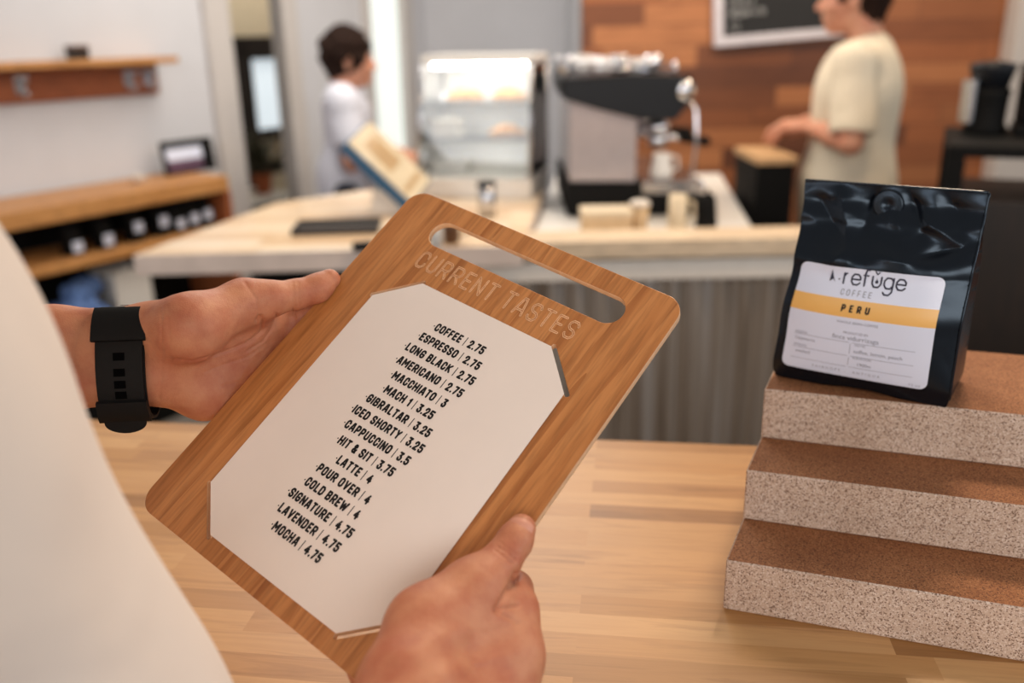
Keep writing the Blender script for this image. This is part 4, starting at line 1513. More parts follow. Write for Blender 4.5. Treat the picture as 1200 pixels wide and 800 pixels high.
# right: three-quarter back view, facing left, hands on the cabinet
pR = W(1006, 60, 3.05)
person('person', 'barista in cream t-shirt leaning his hands on the narrow black cabinet', (pR.x, pR.y, 0), math.radians(158), 'tee_cream',
       dict(sh_l=(0.0, 0.20, 1.43), el_l=(-0.01, 0.265, 1.19), wr_l=(0.125, 0.085, 1.215), sh_r=(0.0, -0.20, 1.43), el_r=(0.05, -0.24, 1.20), wr_r=(0.15, -0.04, 1.220), hd_l=(1, -0.2, -0.05), hd_r=(1, 0.1, -0.05),
            neck=(-0.03, 0, 1.46), head=(0.03, 0, 1.63), pn_l=(0, 0, -1), pn_r=(0, 0, -1)),
       curl=0.0, seed=8, hem=0.86, torso=[((-0.01, 0, 1.32), (0.110, 0.17, 0.16)), ((-0.01, 0, 1.12), (0.105, 0.15, 0.19)), ((-0.01, 0, 0.95), (0.110, 0.16, 0.12))], loose=0.035, sleeve=0.8)

# =================================================================== FOREGROUND COUNTER
ZT = 1.07
TA = math.radians(-8)
far = Vector((0.102, 0.9976, ZT))
t = thing('service_counter', 'maple butcher block counter in the foreground with the cork steps on it', 'counter', (far.x, far.y, 0), TA)
MB().box((-0.80, -0.53, ZT - 0.045), (1.5, 0, ZT), 0.003).build('worktop', MAT['table'], t)
MB().box((-0.72, -0.40, 0), (1.45, -0.06, ZT - 0.046), 0.004).build('base_cabinet', MAT['dark_brown'], t)

# ------------------------------------------------------------------ stepped display riser
RA = math.radians(-19.3)
b0 = Vector((0.1764, 0.6524, ZT))
t = thing('display_riser', 'three-step cork display riser on the counter carrying the black foil coffee bag', 'display riser', b0, RA)
HS, RL = (0.0485, 0.0495, 0.0505), 0.62
YS = (0.0, 0.073, 0.146)
DEP = 0.315
z = 0.0
RISER_TOP = sum(HS)
for i in range(3):
    m = MB()
    m.prism([(0.096 * YS[i], YS[i]), (RL, YS[i]), (RL, DEP), (0.096 * DEP, DEP)], z, z + HS[i] - 0.0004, 0.0012, axis='Z', segs=1)
    o = m.build('step', [MAT['cork_front'], MAT['cork_top']], t)
    for f in o.data.polygons:
        if f.normal.z > 0.8:
            f.material_index = 1
    z += HS[i]

# ------------------------------------------------------------------ foil coffee bag
ZBAG = ZT + RISER_TOP
BL, BR, BB = Zp(908, 442, ZBAG), Zp(1110, 480, ZBAG), Zp(1147, 457, ZBAG)
ax = (BR - BL)
BW = ax.length
BA = math.atan2(ax.y, ax.x)
BD = 0.085
byd = Vector((-math.sin(BA), math.cos(BA), 0))
bc = (BL + BR) / 2 + byd * BD / 2
tl = Yp(938, 211, (BL + byd * BD * 0.5).y)
BH = 0.186
bagX = Matrix.Translation((bc.x, bc.y, ZBAG)) @ Matrix.Rotation(BA, 4, 'Z')
print('bag', BW, math.degrees(BA), (BB - BR).length, 'top z left', tl.z - ZBAG, (tl - bc).dot(ax.normalized()))


def lerp_tab(tab, x):
    for (a, va), (b, vb) in zip(tab, tab[1:]):
        if x <= b:
            k = (x - a) / (b - a)
            k = k * k * (3 - 2 * k)
            return va + (vb - va) * k
    return tab[-1][1]


HD = [(0, BD * 0.46), (0.1, BD * 0.5), (0.4, BD * 0.47), (0.62, BD * 0.36), (0.82, BD * 0.13), (0.93, 0.0035), (1.0, 0.0018)]
LX = [(0, -BW * 0.5), (0.05, -BW * 0.52), (0.3, -BW * 0.5), (0.6, -BW * 0.465), (0.85, -BW * 0.475), (1.0, -BW * 0.49)]
RX_ = [(0, BW * 0.49), (0.05, BW * 0.5), (0.35, BW * 0.5), (0.7, BW * 0.51), (1.0, BW * 0.515)]
CREASES = [  # (a, v) start, end, depth, width in bag-width units: pinched folds of the foil
    ((0.22, 0.97), (0.33, 0.66), 0.0055, 0.045), ((0.42, 0.98), (0.36, 0.74), -0.005, 0.035), ((0.60, 0.97), (0.70, 0.80), -0.006, 0.035),
    ((0.70, 0.86), (0.98, 0.74), 0.0055, 0.04), ((0.72, 0.70), (0.95, 0.76), -0.006, 0.035), ((0.50, 0.70), (0.80, 0.66), 0.005, 0.05),
    ((0.10, 0.90), (0.28, 0.72), -0.005, 0.05), ((0.80, 0.97), (0.90, 0.84), -0.005, 0.05), ((0.30, 0.70), (0.22, 0.60), 0.005, 0.06),
    ((0.99, 0.62), (0.80, 0.60), -0.004, 0.04), ((0.93, 0.28), (0.99, 0.18), -0.003, 0.03), ((0.55, 0.86), (0.66, 0.72), 0.004, 0.05)]


def crease(a, v):
    d = 0.0
    for (p, q, dep, w) in CREASES:
        px, py, qx, qy = p[0], p[1] * BH / BW, q[0], q[1] * BH / BW
        x, y = a, v * BH / BW
        dx, dy = qx - px, qy - py
        L2 = dx * dx + dy * dy
        k = max(0, min(1, ((x - px) * dx + (y - py) * dy) / L2))
        r = math.hypot(x - px - k * dx, y - py - k * dy)
        d += dep * math.exp(-(r / w) ** 1.3) * (0.55 + 0.45 * math.sin(math.pi * min(1, k + 0.15)))
    return d


def bag_front(a, v, off=0.0):
    """point on the front panel, a across from the left, v up"""
    lx, rx = lerp_tab(LX, v), lerp_tab(RX_, v)
    x = lx + (rx - lx) * a
    hd = lerp_tab(HD, v)
    side = 1 - abs(2 * a - 1) ** 3
    bulge = 0.012 * math.sin(math.pi * min(1, v / 0.85)) * side
    ww = max(0.0, min(1, (v - 0.58) / 0.1)) * (1.0 if v < 0.93 else max(0, (1 - v) / 0.07))
    ww = max(ww, 0.25 * max(0, (abs(2 * a - 1) - 0.8) / 0.2))
    nz = mnoise.noise(Vector((a * 3.2, v * 5.0, 3.3)))
    rid = 1 - abs(mnoise.noise(Vector((a * 4.1 + 9, v * 4.3, 1.7)))) * 2
    d = (crease(a, v) + 0.0022 * nz + 0.0022 * rid) * ww
    vv = v - 0.012 * math.sin(a * 9) * (1 - min(1, v / 0.06)) * (1 if 0 < a < 1 else 0)
    y = -hd - bulge - d - off
    return Vector((x, y, max(0.0006, BH * vv + (0.004 if v == 0 else 0))))


def bag_back(a, v):
    lx, rx = lerp_tab(LX, v), lerp_tab(RX_, v)
    hd = lerp_tab(HD, v)
    return Vector((lx + (rx - lx) * a, hd + 0.008 * math.sin(math.pi * min(1, v / 0.85)) * (1 - abs(2 * a - 1) ** 3), max(0.0006, BH * v)))


def gusset(side):
    def fn(a, b):
        v = b
        e = 1.0 if side > 0 else 0.0
        p, q = bag_front(e, v), bag_back(e, v)
        c = p.lerp(q, a)
        inn = 0.02 * min(1, v / 0.5) * (1 - abs(2 * a - 1))
        c.x -= side * inn * (1 if v < 0.9 else max(0, (1 - v) * 10))
        c.z = max(0.0006, BH * v)
        return c
    return fn


bag = bpy.data.objects.new('foil_bag', None)
C.objects.link(bag)
bag.matrix_world = bagX
tag(bag, 'large black foil coffee bag with white and orange label standing on the cork steps', 'coffee bag')
m = MB()
m.grid(lambda a, b: bag_front(a, b), 110, 130)
m.grid(lambda a, b: bag_back(1 - a, b), 30, 50)
m.grid(gusset(1), 10, 60)
m.grid(lambda a, b: gusset(-1)(1 - a, b), 10, 60)
m.grid(lambda a, b: bag_front(a, 0).lerp(bag_back(a, 0), 1 - b), 30, 4)
bmesh.ops.remove_doubles(m.bm, verts=m.bm.verts, dist=1e-5)
bmesh.ops.recalc_face_normals(m.bm, faces=m.bm.faces)
m.build('pouch', MAT['foil'], bag)
# heat-sealed ribs along the side edges and the top seam
m = MB()
for e in (1.0,):
    m.tube([bag_front(e, v / 40) + Vector((0.0006, -0.0004, 0)) for v in range(2, 41)], 0.0011, 6)
m.build('side_seam', MAT['foil'], bag)
MB().tube([bag_front(a / 30, 1.0) + Vector((0, 0.001, 0)) for a in range(31)], 0.0014, 6).build('top_seam', MAT['foil'], bag)
# valve
vc = bag_front(0.49, 0.915, 0.0012)
m = MB()
m.lathe([(0.0001, 0.0), (0.0035, 0.0002), (0.0042, 0.0007), (0.0088, 0.0008), (0.0104, 0.0003), (0.0118, 0.0006), (0.0128, 0.0001), (0.0136, -0.002)], (0, 0, 0), 36, axis=(0, -1, 0.12), cap=False)
m.build('valve', MAT['foil'], bag, vc)

# label: a in [LA0, LA1], v in [LV0, LV1] of the front panel
LQ = [(937, 307), (1108, 322), (1088, 457), (919, 427)]


def uv_front(px, py):
    """panel coordinates of the front panel seen at a pixel (fixed-point search on the panel itself)"""
    a, v = 0.5, 0.3
    for _ in range(60):
        p = bagX @ bag_front(a, v)
        d = p - CAM
        k = d.dot(FW)
        x, y = CX + F * d.dot(RT) / k, CY - F * d.dot(UP) / k
        pa = bagX @ bag_front(a + 0.01, v)
        pv = bagX @ bag_front(a, v + 0.01)
        J = []
        for q in (pa, pv):
            d = q - CAM
            k = d.dot(FW)
            J.append(((CX + F * d.dot(RT) / k - x) / 0.01, (CY - F * d.dot(UP) / k - y) / 0.01))
        det = J[0][0] * J[1][1] - J[1][0] * J[0][1]
        ex, ey = px - x, py - y
        a += 0.6 * (ex * J[1][1] - J[1][0] * ey) / det
        v += 0.6 * (J[0][0] * ey - ex * J[0][1]) / det
        a, v = max(0, min(1, a)), max(0.0, min(0.95, v))
    return a, v


LQV = [uv_front(*p) for p in LQ]
print('label quad', LQV, 'top corners', [tuple(round(c) for c in (CX + F * (bagX @ bag_front(a, 1) - CAM).dot(RT) / (bagX @ bag_front(a, 1) - CAM).dot(FW), CY - F * (bagX @ bag_front(a, 1) - CAM).dot(UP) / (bagX @ bag_front(a, 1) - CAM).dot(FW))) for a in (0, 1)])
LA0, LA1 = (LQV[0][0] + LQV[3][0]) / 2, (LQV[1][0] + LQV[2][0]) / 2
LV1, LV0 = (LQV[0][1] + LQV[1][1]) / 2, (LQV[2][1] + LQV[3][1]) / 2
LWID, LHEI = (LA1 - LA0) * BW, (LV1 - LV0) * BH
print('label size', LWID, LHEI)


def lab(x, y, off):
    """label millimetre-like coordinates (metres from its lower left corner) onto the bag"""
    return bag_front(LA0 + x / LWID * (LA1 - LA0), LV0 + y / LHEI * (LV1 - LV0), off)


def round_sq(x, y, r):
    """pushes points of the corner squares onto a rounded rectangle"""
    cx = r if x < r else (LWID - r if x > LWID - r else None)
    cy = r if y < r else (LHEI - r if y > LHEI - r else None)
    if cx is None or cy is None:
        return x, y
    dx, dy = (x - cx) / r, (y - cy) / r
    k = max(abs(dx), abs(dy)) / (math.hypot(dx, dy) + 1e-9)
    return cx + dx * r * k, cy + dy * r * k


BAND0, BAND1 = 0.575, 0.735
m = MB()
b = bmesh.new()
rr = 0.007
xs = sorted(set([0, LWID] + [rr * i / 5 for i in range(6)] + [LWID - rr * i / 5 for i in range(6)] + [LWID * i / 30 for i in range(2, 29)]))
ys = sorted(set([0, LHEI] + [rr * i / 5 for i in range(6)] + [LHEI - rr * i / 5 for i in range(6)] + [LHEI * i / 30 for i in range(2, 29)] + [LHEI * BAND0, LHEI * BAND1]))
VV = [[b.verts.new(lab(*round_sq(x, y, rr), 0.0006)) for y in ys] for x in xs]
for i in range(len(xs) - 1):
    for j in range(len(ys) - 1):
        f = b.faces.new((VV[i][j], VV[i + 1][j], VV[i + 1][j + 1], VV[i][j + 1]))
        f.smooth = True
        f.material_index = 1 if LHEI * BAND0 - 1e-6 <= ys[j] < LHEI * BAND1 - 1e-6 else 0
bmesh.ops.recalc_face_normals(b, faces=b.faces)
m.bm.free()
m.bm = b
label = m.build('label', [MAT['label_white'], MAT['label_orange']], bag)
ink, grey = MB(), MB()


def put(mb, V, Fc, x, y, sx=1.0, sy=1.0):
    mb.polys([lab(x + v[0] * sx, y + v[1] * sy, 0.0010) for v in V], Fc)


def put_font(mb, s, xc, y, size, spacing=1.0, bold=0.0, left=None):
    V, Fc, w = font_text(s, size, spacing, bold)
    put(mb, V, Fc, (left if left is not None else xc - w / 2), y)


# word mark: lower case outline letters drawn as thin strokes, a drop between them, a small peak at the left
WM = {'r': [(0, 0), (0, 1), (0, .7), (.25, .95), (.5, 1)],
      'e': [(0, .5), (.95, .5), (.95, .75), (.7, 1), (.25, 1), (0, .7), (0, .3), (.25, 0), (.7, 0), (.95, .2)],
      'f': [(.25, 0), (.25, 1.3), (.45, 1.6), (.8, 1.55)],
      'u': [(0, 1), (0, .3), (.25, 0), (.7, 0), (.95, .3), (.95, 1)],
      'g': [(.95, .7), (.7, 1), (.25, 1), (0, .7), (0, .3), (.25, 0), (.7, 0), (.95, .3), (.95, 1), (.95, -.3), (.7, -.6), (.25, -.6), (.05, -.4)]}
x = LWID * 0.335
hs = LHEI * 0.088
yb = LHEI * 0.862
V, Fc = [], []
for ch in 'refuge':
    w = {'r': .5, 'f': .6}.get(ch, .9) * hs
    ribbon([(x + gx * w, yb + gy * hs) for gx, gy in WM[ch]], hs * 0.17, V, Fc)
    if ch == 'f':
        ribbon([(x - 0.05 * w, yb + hs), (x + w * .75, yb + hs)], hs * 0.15, V, Fc)
    if ch == 'u':
        dx, dy = x + w * 0.47, yb + hs * 0.5
        ring = [(dx + hs * 0.17 * math.sin(q / 8 * math.pi), dy - hs * 0.17 * math.cos(q / 8 * math.pi) + (hs * 0.22 if q == 8 else 0)) for q in range(17)]
        i = len(V)
        V += ring[:-1]
        Fc.append(tuple(range(i, i + 16)))
        ribbon([(dx - hs * 0.22, dy + hs * 1.02), (dx - hs * 0.02, dy + hs * 0.74), (dx + hs * 0.2, dy + hs * 0.98)], hs * 0.12, V, Fc)
    x += w + hs * 0.27
put(ink, V, Fc, 0, 0)
x0 = LWID * 0.235
i = [(x0, yb), (x0 + hs * 0.16, yb + hs * 1.25), (x0 + hs * 0.3, yb + hs * 0.6), (x0 + hs * 0.62, yb), (x0 + hs * 0.34, yb + hs * 0.3)]
put(ink, i, [(0, 1, 2, 4), (2, 3, 4)], 0, 0)
put(ink, [(x0 + hs * 0.95 + hs * 0.09 * math.cos(q), yb + hs * 0.35 + hs * 0.09 * math.sin(q)) for q in [k * math.pi / 4 for k in range(8)]], [tuple(range(8))], 0, 0)
V, Fc, w = stroke_text('COFFEE', LHEI * 0.052, 0.13, 0.42)
put(grey, V, Fc, LWID * 0.335, LHEI * 0.765)
blk = MB()
V, Fc, w = stroke_text('PERU', LHEI * 0.066, 0.22, 0.5)
put(blk, V, Fc, LWID * 0.37, LHEI * 0.625)
put_font(grey, 'WHOLE BEAN COFFEE', LWID * 0.5, LHEI * 0.520, LHEI * 0.034, 1.05)
put_font(grey, 'PRODUCED BY', LWID * 0.5, LHEI * 0.425, LHEI * 0.032)
put_font(grey, 'finca vidurrizaga', LWID * 0.5, LHEI * 0.368, LHEI * 0.062)
for (xa, ya, s, sz) in ((0.07, 0.355, 'REGION', .03), (0.07, 0.292, 'Cajamarca', .045), (0.07, 0.228, 'PROCESS', .03), (0.09, 0.165, 'washed', .045),
                        (0.50, 0.318, 'NOTES', .03), (0.50, 0.252, 'toffee, lemon, peach', .05), (0.50, 0.192, 'ELEVATION', .03), (0.53, 0.128, '1900m', .045)):
    put_font(grey, s, 0, LHEI * ya, LHEI * sz, 1.0, 0, LWID * xa)
V, Fc = [], []
for (xa, xb, ya) in ((0.06, 0.46, 0.345), (0.06, 0.46, 0.215), (0.48, 0.90, 0.345), (0.48, 0.90, 0.215), (0.06, 0.46, 0.105), (0.48, 0.90, 0.105)):
    n_ = 12
    for k in range(n_):
        i = len(V)
        for q in (k, k + 1):
            xx = LWID * (xa + (xb - xa) * q / n_)
            V += [(xx, LHEI * ya), (xx, LHEI * ya + 0.0004)]
        Fc.append((i, i + 2, i + 3, i + 1))
for ya, yb_ in ((0.24, 0.335), (0.125, 0.205)):
    i = len(V)
    V += [(LWID * 0.47, LHEI * ya), (LWID * 0.47 + 0.0004, LHEI * ya), (LWID * 0.47 + 0.0004, LHEI * yb_), (LWID * 0.47, LHEI * yb_)]
    Fc.append((i, i + 1, i + 2, i + 3))
put(grey, V, Fc, 0, 0)
put_font(grey, 'FAIRHOPE -  ANTIGUA', LWID * 0.46, LHEI * 0.045, LHEI * 0.036, 1.7)
put_font(grey, '12 oz', LWID * 0.92, LHEI * 0.02, LHEI * 0.036, 1.2)
ink.build('word_mark', MAT['navy_ink'], label)
blk.build('origin_name', MAT['ink'], label)
grey.build('small_print', MAT['grey_ink'], label)

# ------------------------------------------------------------------ menu board held in the hands
RB = ((0.7894758883922449, 0.574695406790378, -0.21552960599722018), (0.3932367533996399, -0.7432069582463374, -0.5413023859082263), (-0.47126709775135583, 0.3425910194798887, -0.812735329580759))
TB = (-0.2911198821882867, 0.12531906479421132, 0.6950848588742203)
# camera axes of the measurement: x right, y down, z forward
cw_ = lambda v: RT * v[0] - UP * v[1] + FW * v[2]
Ea, Eb, En = (cw_([RB[r][c] for r in range(3)]).normalized() for c in range(3))
OB = CAM + cw_(TB)
BWD, BHT, BTH = 0.28, 0.356, 0.0065
boardX = Matrix(((Ea.x, Eb.x, En.x, OB.x), (Ea.y, Eb.y, En.y, OB.y), (Ea.z, Eb.z, En.z, OB.z), (0, 0, 0, 1)))
boardI = boardX.inverted()


def bp(u, v, n=0.0):
    """board coordinates in metres -> world"""
    return boardX @ Vector((u, v, n))


def onb(px, py, n=0.0):
    """point seen at a pixel, n metres in front of the board's face"""
    d = ray(px, py)
    return CAM + d * ((OB + En * n - CAM).dot(En) / d.dot(En))


def rrect(x0, y0, x1, y1, r, n=8):
    out = []
    for cx, cy, a0 in ((x1 - r, y1 - r, 0), (x0 + r, y1 - r, 90), (x0 + r, y0 + r, 180), (x1 - r, y0 + r, 270)):
        for i in range(n + 1):
            a = math.radians(a0 + 90 * i / n)
            out.append((cx + r * math.cos(a), cy + r * math.sin(a)))
    return out


def plate(outlines, thick, bev=0.0):
    """flat plate with holes, its front face at z = 0, as a mesh"""
    cu = bpy.data.curves.new('p', 'CURVE')
    cu.dimensions = '2D'
    cu.fill_mode = 'BOTH'
    cu.extrude = thick / 2 - bev
    cu.bevel_depth = bev
    cu.bevel_resolution = 2
    cu.offset = -bev
    for ol in outlines:
        sp_ = cu.splines.new('POLY')
        sp_.points.add(len(ol) - 1)
        for p, q in zip(sp_.points, ol):
            p.co = (q[0], q[1], 0, 1)
        sp_.use_cyclic_u = True
    ob = bpy.data.objects.new('p', cu)
    C.objects.link(ob)
    dg = bpy.context.evaluated_depsgraph_get()
    me = bpy.data.meshes.new_from_object(ob.evaluated_get(dg))
    bpy.data.objects.remove(ob)
    bpy.data.curves.remove(cu)
    for v in me.vertices:
        v.co.z -= thick / 2
    return me


OX0, OX1, OY0, OY1 = 0.153 * BWD, 0.861 * BWD, 0.0418 * BHT, 0.767 * BHT
CX_, CY_ = 0.0325, 0.0300          # cut corners of the card
cards = [(OX0 + CX_, OY0), (OX1 - CX_, OY0), (OX1, OY0 + CY_), (OX1, OY1 - CY_), (OX1 - CX_, OY1), (OX0 + CX_, OY1), (OX0, OY1 - CY_), (OX0, OY0 + CY_)]


def slit(p, q, w):
    """slot along the card's cut corner p-q, lying outside the card"""
    p, q = Vector(p), Vector(q)
    d = (q - p).normalized()
    n = Vector((d.y, -d.x))
    if n.dot((p + q) / 2 - Vector(((OX0 + OX1) / 2, (OY0 + OY1) / 2))) < 0:
        n = -n
    a, b_ = p - d * 0.0015, q + d * 0.0015
    pts = [a - n * 0.0002, b_ - n * 0.0002, b_ + n * w * 0.6 + d * 0.001, b_ + n * w, a + n * w, a + n * w * 0.6 - d * 0.001]
    return [(v.x, v.y) for v in pts]


SW = 0.0036
outl = [rrect(0, 0, BWD, BHT, 0.0165, 10)]
sx0, sx1, sy0, sy1 = 0.160 * BWD, 0.862 * BWD, 0.872 * BHT, 0.947 * BHT
outl.append(rrect(sx0, sy0, sx1, sy1, (sy1 - sy0) / 2 - 0.0002, 12))
for i, j in ((1, 2), (3, 4), (5, 6), (7, 0)):
    outl.append(slit(cards[i], cards[j], SW))
me = plate(outl, BTH, 0.0006)
board = link_mesh('menu_board', me, [MAT['cherry'], MAT['ply_edge']])
board.matrix_world = boardX
for f in me.polygons:
    f.material_index = 0 if abs(f.normal.z) > 0.6 else 1
tag(board, 'cherry wood menu board with handle slot held in both hands', 'menu board')
# routed heading
cap = 0.0178
V, Fc, w = stroke_text('CURRENT TASTES', cap, 0.125, 0.2, 1.12)
V2, F2, w2 = stroke_text('CURRENT TASTES', cap, 0.125, 0.2, 1.12)
tw = (0.781 - 0.1952) * BWD
k = tw / w
ox, oy = 0.193 * BWD, 0.800 * BHT
m = MB()
m.polys([(ox + v[0] * k, oy + v[1], 0.00012) for v in V], Fc)
# darker floor of the groove: the same strokes, narrower
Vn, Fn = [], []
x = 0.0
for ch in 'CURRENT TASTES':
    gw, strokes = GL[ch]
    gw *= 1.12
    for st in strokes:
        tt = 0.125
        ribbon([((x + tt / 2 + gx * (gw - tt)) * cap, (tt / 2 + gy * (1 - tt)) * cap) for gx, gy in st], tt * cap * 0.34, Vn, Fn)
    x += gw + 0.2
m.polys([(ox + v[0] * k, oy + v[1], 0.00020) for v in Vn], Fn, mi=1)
m.build('routed_lettering', [MAT['groove'], MAT['groove_dark']], board)

# ------------------------------------------------------------------ the menu card tucked into the corner slots
me = plate([cards], 0.0005)
for v in me.vertices:
    v.co.z += 0.0014
card = link_mesh('menu_card', me, MAT['paper'])
card.matrix_world = boardX
tag(card, 'pale octagonal menu card with black drink list tucked into the board', 'card')
LINES = ['*COFFEE | 2.75', '*ESPRESSO | 2.75', '*LONG BLACK | 2.75', '*AMERICANO | 2.75', '*MACCHIATO | 3', '*MACH 1 | 3.25', '*GIBRALTAR | 3.25', '*ICED SHORTY | 3.25',
         '*CAPPUCCINO | 3.5', '*HIT & SIT | 3.75', '*LATTE | 4', '*POUR OVER | 4', '*COLD BREW | 4', '*SIGNATURE | 4.75', '*LAVENDER | 4.75', '*MOCHA | 4.75']
m = MB()
CAPM = 0.0078
for i, s in enumerate(LINES):
    V, Fc, w = stroke_text(s, CAPM, 0.225, 0.10, 1.06)
    k = 0.0526 / stroke_text(LINES[0], CAPM, 0.225, 0.10, 1.06)[2]
    yy = (0.6745 - 0.03685 * i) * BHT
    x0 = 0.4925 * BWD - w * k / 2
    m.polys([(x0 + v[0] * k, yy + v[1], 0.0016) for v in V], Fc)
m.build('printed_list', MAT['ink'], card)

# ------------------------------------------------------------------ the person holding the board
PC = Vector((-0.303, 0.342, 0.0))
PF = math.radians(38)
PM = Matrix.Translation(PC) @ Matrix.Rotation(PF, 4, 'Z')
PI_ = PM.inverted()
L = lambda v: np.array(PI_ @ Vector(v))
Wd_ = lambda px, py, d: L(W(px, py, d))
Bn = lambda px, py, n: L(onb(px, py, n))
Bp = lambda u, v, n: L(bp(u, v, n))


def left_hand():
    b = Blob()
    # forearm and wrist: two bones side by side
    fu, fl_ = Wd_(60, 393, .70), Wd_(60, 452, .70)
    wu, wl = Wd_(182, 386, .712), Wd_(178, 443, .716)
    b.cone(fu, wu, .0200, .0195, .022)
    b.cone(fl_, wl, .0200, .0185, .022)
    b.cone(Wd_(60, 423, .715), Wd_(190, 414, .722), .024, .021, .02)
    # palm
    b.cone(wu, Wd_(222, 384, .700), .020, .0255, .014)
    b.cone(Wd_(222, 384, .700), Wd_(288, 354, .735), .0255, .0175, .012)       # ball of the thumb
    b.cone(wl, Wd_(240, 458, .742), .0185, .0215, .014)                        # heel of the hand
    b.cone(Wd_(240, 458, .742), Wd_(300, 452, .785), .0215, .0165, .014)
    b.cone(Wd_(195, 415, .722), Wd_(312, 420, .782), .021, .0165, .016)
    b.cone(Wd_(205, 400, .722), Wd_(322, 388, .782), .021, .0155, .016)
    b.cone(Wd_(215, 430, .735), Wd_(308, 440, .785), .021, .0165, .016)
    # thumb
    b.cone(Wd_(286, 354, .735), Wd_(318, 350, .742), .0175, .0137, .012)
    b.cone(Wd_(314, 350, .742), Wd_(346, 345, .756), .0138, .0120, .008)
    b.cone(Wd_(346, 345, .756), Wd_(372, 338, .766), .0120, .0120, .006)
    b.cone(Wd_(372, 338, .766), Wd_(386, 328, .772), .0118, .0095, .006)
    # web between thumb and index
    b.cone(Wd_(296, 366, .752), Wd_(322, 380, .785), .012, .012, .014)
    # fingers curl behind the board
    bk = -BTH
    for (px, py, d), mcr, pip, dip, tip in (
            ((326, 378, .786), .0135, (0.012, 0.235, -.0125), (0.040, 0.240, -.0105), (0.062, 0.240, -.0095)),
            ((322, 402, .790), .0135, (0.012, 0.205, -.0140), (0.046, 0.206, -.0110), (0.070, 0.205, -.0095)),
            ((314, 428, .790), .0130, (0.010, 0.178, -.0140), (0.042, 0.174, -.0105), (0.064, 0.170, -.0092)),
            ((302, 452, .788), .0120, (0.006, 0.152, -.0130), (0.032, 0.145, -.0100), (0.050, 0.140, -.0085))):
        a = Wd_(px, py, d)
        p, q, r = (Bp(u, v, n + bk) for u, v, n in (pip, dip, tip))
        b.cone(a, p, mcr, .0102, .006)
        b.cone(p, q, .0102, .0088, .004)
        b.cone(q, r, .0088, .0076, .004)
    # creases of the palm
    def line(pts, r, k=.002, dz=0.0):
        P = [Wd_(*p) for p in pts]
        for a, c in zip(P, P[1:]):
            b.cone(a, c, r, r, k, sub=True)
    return b, line


def groove(V, Q, pts, depth, width):
    """press a crease into the surface along a line seen from the camera: vertices near the line move away from the viewer's side"""
    cam_l = L(CAM)
    P = np.array([L(W(*p)) for p in pts])
    D = V - cam_l
    dn = D / np.linalg.norm(D, axis=1)[:, None]
    best = np.full(len(V), 1e9)
    for a, c in zip(P, P[1:]):
        # distance between the view ray of each vertex and the segment, measured at the segment's depth
        for k in np.linspace(0, 1, 14):
            q = a + (c - a) * k - cam_l
            lq = np.linalg.norm(q)
            e = np.linalg.norm(dn * lq - q, axis=1)
            best = np.minimum(best, e)
    w = np.exp(-(best / width) ** 2)
    return w


def apply_creases(mesh, creases, facing_max=1e9):
    V, Q = mesh
    cam_l = L(CAM)
    # vertex normals
    n = np.zeros_like(V)
    fn = np.cross(V[Q[:, 2]] - V[Q[:, 0]], V[Q[:, 3]] - V[Q[:, 1]])
    for i in range(4):
        np.add.at(n, Q[:, i], fn)
    n /= np.linalg.norm(n, axis=1)[:, None] + 1e-12
    view = V - cam_l
    dist = np.linalg.norm(view, axis=1)
    front = (n * view).sum(1) < 0
    tot = np.zeros(len(V))
    for pts, dep, wid in creases:
        lo = min(p[2] for p in pts) - 0.05
        hi = max(p[2] for p in pts) + 0.05
        w = groove(V, Q, pts, dep, wid)
        tot += w * dep * front * (dist < hi * 1.25)
    V = V - n * tot[:, None]
    return V, Q


BOARD_M = np.array(boardI @ PM)
BOARD_S = ((0, BWD), (0, BHT), (-BTH, 0.0014))
lb, _line = left_hand()
lb.board(BOARD_M, BOARD_S, .0007)
lmesh = apply_creases(lb.mesh(0.0011), [
    ([(308, 374, .75), (307, 388, .75), (292, 400, .745), (272, 409, .735), (250, 417, .728), (225, 424, .722), (204, 421, .72)], .0017, .0011),
    ([(325, 368, .77), (319, 384, .77), (308, 400, .77), (290, 411, .76)], .0013, .0009),
    ([(312, 384, .76), (302, 394, .76), (292, 400, .76)], .0010, .0008),
    ([(316, 400, .775), (290, 418, .765), (262, 427, .755), (240, 436, .745)], .0008, .0010),
    ([(310, 432, .785), (285, 446, .775), (262, 452, .765)], .0006, .0010),
    ([(305, 371, .745), (302, 376, .745)], .0030, .0016),
    ([(343, 331, .75), (345, 360, .75)], .0004, .0012), ([(349, 331, .75), (351, 358, .75)], .0003, .0010),
    ([(287, 331, .73), (300, 350, .73), (303, 366, .73)], .0005, .0012),
    ([(188, 362, .71), (190, 400, .71), (190, 440, .71), (186, 466, .71)], .0006, .0012),
    ([(196, 358, .71), (199, 400, .71), (198, 440, .71)], .0004, .0012),
    ([(343, 362, .775), (346, 372, .775)], .0012, .0009)])


